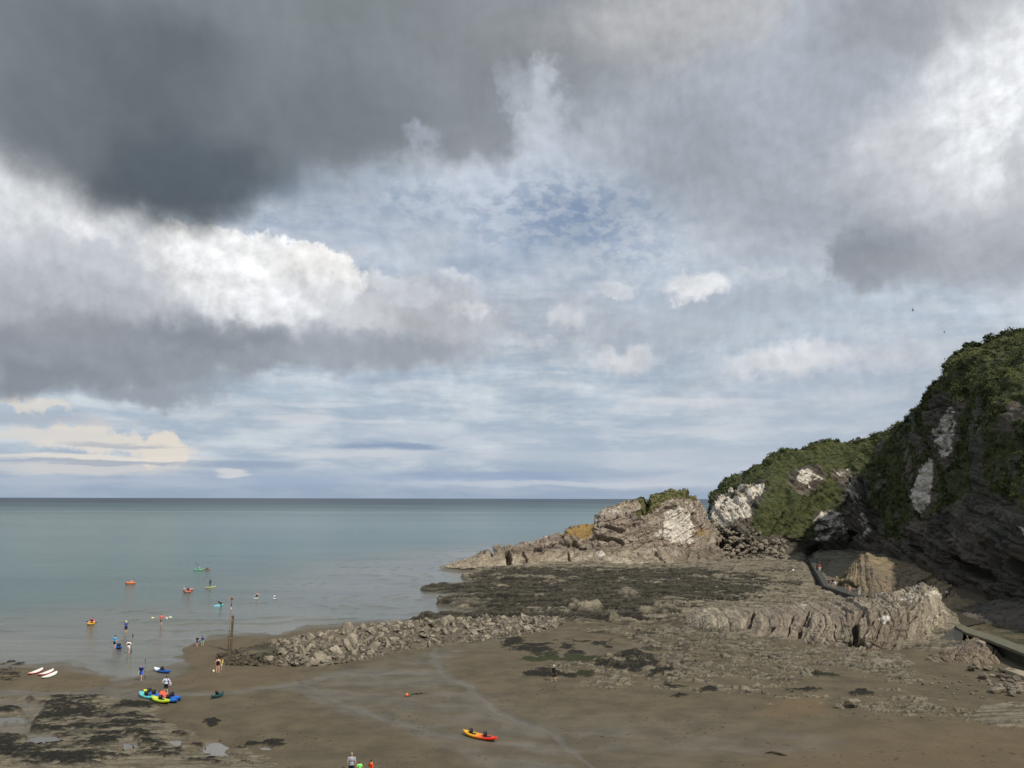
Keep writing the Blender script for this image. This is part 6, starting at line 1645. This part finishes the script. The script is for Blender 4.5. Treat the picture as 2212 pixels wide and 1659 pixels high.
def by_head(px, py, h):
    y = 75.0
    for _ in range(40):
        g0 = PD(px, py, y); gz = ground_z(g0.x, y)
        y += (g0.z - (gz + h)) * 2.2
        y = max(53, min(90, y))
    g0 = PD(px, py, y); return Vector((g0.x, y, ground_z(g0.x, y)))
person(by_head(760, 1625.5, 1.78), 'tall grey haired person in a grey shirt at the bottom edge of the beach', 1.78, .1, (150, 152, 162), (36, 38, 50), (140, 128, 116), ('down', 'down'), shorts='knee', vox=.022, group=pg)
person(by_head(777, 1644, 1.18), 'small child in a neon green shirt between the tall person and the orange child', 1.18, .2, (130, 232, 110), (60, 60, 80), (92, 64, 44), ('down', 'down'), vox=.022, group=pg, slim=.95)
person(by_head(802.5, 1641, 1.3), 'child in an orange hooded towel right of the tall person', 1.3, -.9, (240, 84, 36), (240, 84, 36), (60, 44, 36), ('hip', 'down'), vox=.022, group=pg, slim=1.1, sleeves='long', shorts='knee')
# in and on the water
kp = wp(197, 1348.5)
pk, hk = person(kp + Vector((0.1, 0, .16)), 'person in a pink top paddling the yellow kayak', 1.66, CAMDIR - .35, (206, 40, 120), (50, 30, 50), (50, 36, 30), ('lowout', 'lowout'), legs='sit', vest=(60, 24, 60), group=pb)
dd = hk[1] - hk[0]; dd.z = 0; dd.normalize(); mdp = (hk[0] + hk[1]) / 2
paddle(mdp - dd * 1.1, mdp + dd * 1.1, 'black paddle held across by the person in the yellow kayak')
person(wp(284.5, 1260) + Vector((0, .1, .12)), 'child sitting at the right end of the orange dinghy', 1.4, 1.5, (214, 160, 130), (214, 100, 60), (60, 40, 30), ('out', 'fwd'), legs='sit', group=pb, vox=.035)
person(wp(431, 1230.8) + Vector((0, 0, .16)), 'person in a white top paddling the pale green kayak', 1.6, .9, (214, 216, 220), (30, 30, 40), (40, 30, 26), ('fwd', 'up'), legs='sit', group=pb, vox=.035)
kq = wp(429.5, 1231.2); paddle(kq + Vector((.5, -.2, .5)), kq + Vector((-.8, 0, 1.9)), 'dark paddle raised by the person in the pale green kayak')
person(wp(446.3, 1230.4) + Vector((0, 0, .10)), 'person in a black wetsuit lying on the coral red board', 1.6, -1.45, (24, 24, 28), (24, 24, 28), (30, 26, 26), ('fwd', 'fwd'), legs='prone', suit=True, group=pb, vox=.035)
ps, hs_ = person(wp(453.3, 1269.3) + Vector((0, 0, .13)), 'person in a black wetsuit standing on the yellow paddleboard', 1.62, -.3, (26, 26, 32), (26, 26, 32), (34, 28, 26), ('fwd', 'hold'), suit=True, group=pb, vox=.032)
person(wp(397.3, 1276.5), 'pale bare chested bather left of the coral inflatables', 1.5, CAMDIR - .3, (214, 176, 152), (30, 30, 34), (70, 50, 38), ('lowout', 'down'), group=pb, sink=.62, vox=.032)
person(wp(406.5, 1278.0), 'dark haired bather leaning on the coral inflatable', 1.5, .6, (44, 34, 40), (34, 30, 34), (26, 20, 20), ('fwd', 'fwd'), group=pb, sink=.62, bend=.3, vox=.032, long_hair=True)
person(wp(477.5, 1311), 'person in a black wetsuit bending over the turquoise board', 1.68, 1.35, (22, 24, 28), (22, 24, 28), (30, 24, 22), ('fwd', 'fwd'), suit=True, group=pb, sink=.22, bend=1.25, vox=.03)
person(wp(554.5, 1292), 'person in a black swimsuit wading with arms spread', 1.66, .2, (24, 22, 26), (24, 22, 26), (150, 110, 80), ('lowout', 'out'), swimsuit=True, shorts='brief', group=pb, sink=.55, vox=.032)
person(wp(593, 1293), 'child in a white top wading alone, rightmost of the bathers', 1.3, 1.2, (214, 214, 214), (30, 30, 34), (30, 24, 22), ('down', 'fwd'), group=pb, sink=.45, vox=.032)
# on the walkway and the rocks
wk = lambda a, b: P(a, b, zt)
W_ = dict(vox=.034, group=pw)
person(wk(1765, 1233), 'person all in black on the far arm of the walkway beside one in red', 1.7, CAMDIR, (24, 24, 28), (26, 26, 30), shorts='long', **W_)
person(wk(1771, 1233.5), 'person in a red top and white leggings on the far arm of the walkway', 1.64, CAMDIR, (196, 44, 52), (214, 210, 206), shorts='long', **W_)
person(wk(1765.8, 1213), 'person in a grey top at the far shaded end of the walkway', 1.7, CAMDIR, (120, 124, 128), (50, 52, 56), shorts='long', **W_)
person(wk(1791, 1266), 'child in a black top and red shorts at the bend of the walkway', 1.4, -.6, (30, 28, 32), (170, 40, 44), (60, 44, 34), ('hip', 'down'), **W_)
person(wk(1799, 1268.5), 'tall person in a black top and pale shorts at the bend of the walkway', 1.78, -.4, (28, 28, 34), (160, 140, 128), (50, 36, 30), ('hip', 'down'), **W_)
person(wk(1804.5, 1270), 'child in a white shirt at the bend of the walkway', 1.4, -.3, (222, 222, 222), (190, 184, 180), (110, 80, 56), ('out', 'down'), **W_)
person(wk(1836, 1281.5), 'child in a pink swimsuit walking along the near arm of the walkway', 1.45, 1.0, (224, 160, 160), (224, 160, 160), (60, 40, 30), legs='walk', long_hair=True, **W_)
person(wk(1856.5, 1286), 'person in a grey top and pale trousers at the near end of the walkway', 1.6, .2, (120, 124, 122), (206, 204, 196), (120, 100, 80), ('hip', 'hip'), shorts='long', **W_)
def on_rock(px, py, d): return Vector(PD(px, py, d))
C_ = dict(vox=.036, group=pc)
person(on_rock(1911.5, 1279, 149), 'bare chested person in dark shorts standing behind the ridge crest', 1.72, 1.2, (214, 150, 120), (40, 40, 56), (70, 44, 32), **C_)
person(on_rock(2017.5, 1291, 150), 'person in a red top half hidden behind the right end of the ridge', 1.6, 1.2, (200, 70, 56), (50, 46, 50), **C_)
person(P(2049, 1292, 1.2), 'person in a white top bending over on the sunlit rock shelf', 1.7, .8, (224, 224, 224), (36, 36, 44), (36, 28, 26), ('fwd', 'fwd'), bend=.9, **C_)
person(P(2045, 1290, 1.2), 'person in dark clothes behind the bending one on the rock shelf', 1.6, .8, (30, 30, 34), (30, 30, 34), (30, 24, 22), shorts='long', **C_)
person(P(2154.5, 1289, 1.2), 'person in grey clothes standing in the shade under the cliff at the right', 1.7, .5, (98, 100, 98), (60, 60, 62), shorts='long', **C_)
person(F(1714, 1241.5), 'person in a white shirt with an arm stretched out on the flat reef', 1.55, .1, (232, 232, 230), (36, 34, 40), (110, 90, 66), ('down', 'out'), **C_)
def proj_on(px, py, zz=2.2): return G(px, py)
person(P(1515, 1190, 2.9), 'person in red on the ledge below the stack', 1.6, 1.2, (206, 50, 50), (50, 46, 50), **C_)
person(P(1519.7, 1191, 2.9), 'child in white between the others on the ledge below the stack', 1.2, 1.2, (230, 230, 230), (214, 214, 214), **C_)
person(P(1523.3, 1190.8, 2.9), 'person in a pale grey top on the ledge below the stack', 1.7, 1.2, (196, 204, 210), (40, 50, 70), **C_)
person(P(1538, 1193.5, 2.8), 'person in blue, rightmost on the ledge below the stack', 1.7, -1.2, (40, 70, 160), (44, 44, 60), **C_)
person(G(1836, 1163.5), 'person in a white shirt by the small cave at the back of the cove', 1.65, .3, (224, 224, 224), (36, 36, 44), shorts='long', **C_)
person(G(1773.6, 1196), 'person in dark red among the shaded rocks behind the walkway', 1.6, .3, (120, 30, 34), (40, 36, 40), shorts='long', **C_)
# birds
brd = simple_mat('bird_feathers', (52, 50, 52), .8)
for (px, py, d, s_, lab) in ((1972, 670, 140, .55, 'dark bird gliding in the sky left of the high cliff, upper one'), (2040, 717, 170, .5, 'dark bird gliding close above the brow of the cliff')):
    c = PD(px, py, d); bm = bmesh.new()
    capsule(bm, (0, -.22, 0), (0, .2, 0), .035, .06, 8); capsule(bm, (0, .2, 0), (0, .27, .01), .045, .02, 8)
    for sx in (-1, 1):
        pr_ = [(0, .09, 0), (sx * .28, .14, .12), (sx * .62, -.02, .06), (sx * .28, -.04, .10), (0, -.09, 0)]
        t_ = [bm.verts.new(Vector(v)) for v in pr_]; b2 = [bm.verts.new(Vector(v) - Vector((0, 0, .014))) for v in pr_]
        bm.faces.new(t_); bm.faces.new(b2[::-1])
        for k in range(5): bm.faces.new((t_[k], b2[k], b2[(k + 1) % 5], t_[(k + 1) % 5]))
    bmesh.ops.recalc_face_normals(bm, faces=bm.faces)
    me = bpy.data.meshes.new('bird'); bm.to_mesh(me); bm.free(); me.materials.append(brd)
    o = bpy.data.objects.new('bird', me); scn.collection.objects.link(o); o.location = c; o.scale = (s_ * 1.4,) * 3; o.rotation_euler = (.2, .5, 1.1); tag(o, lab, 'bird', 'birds in the sky')
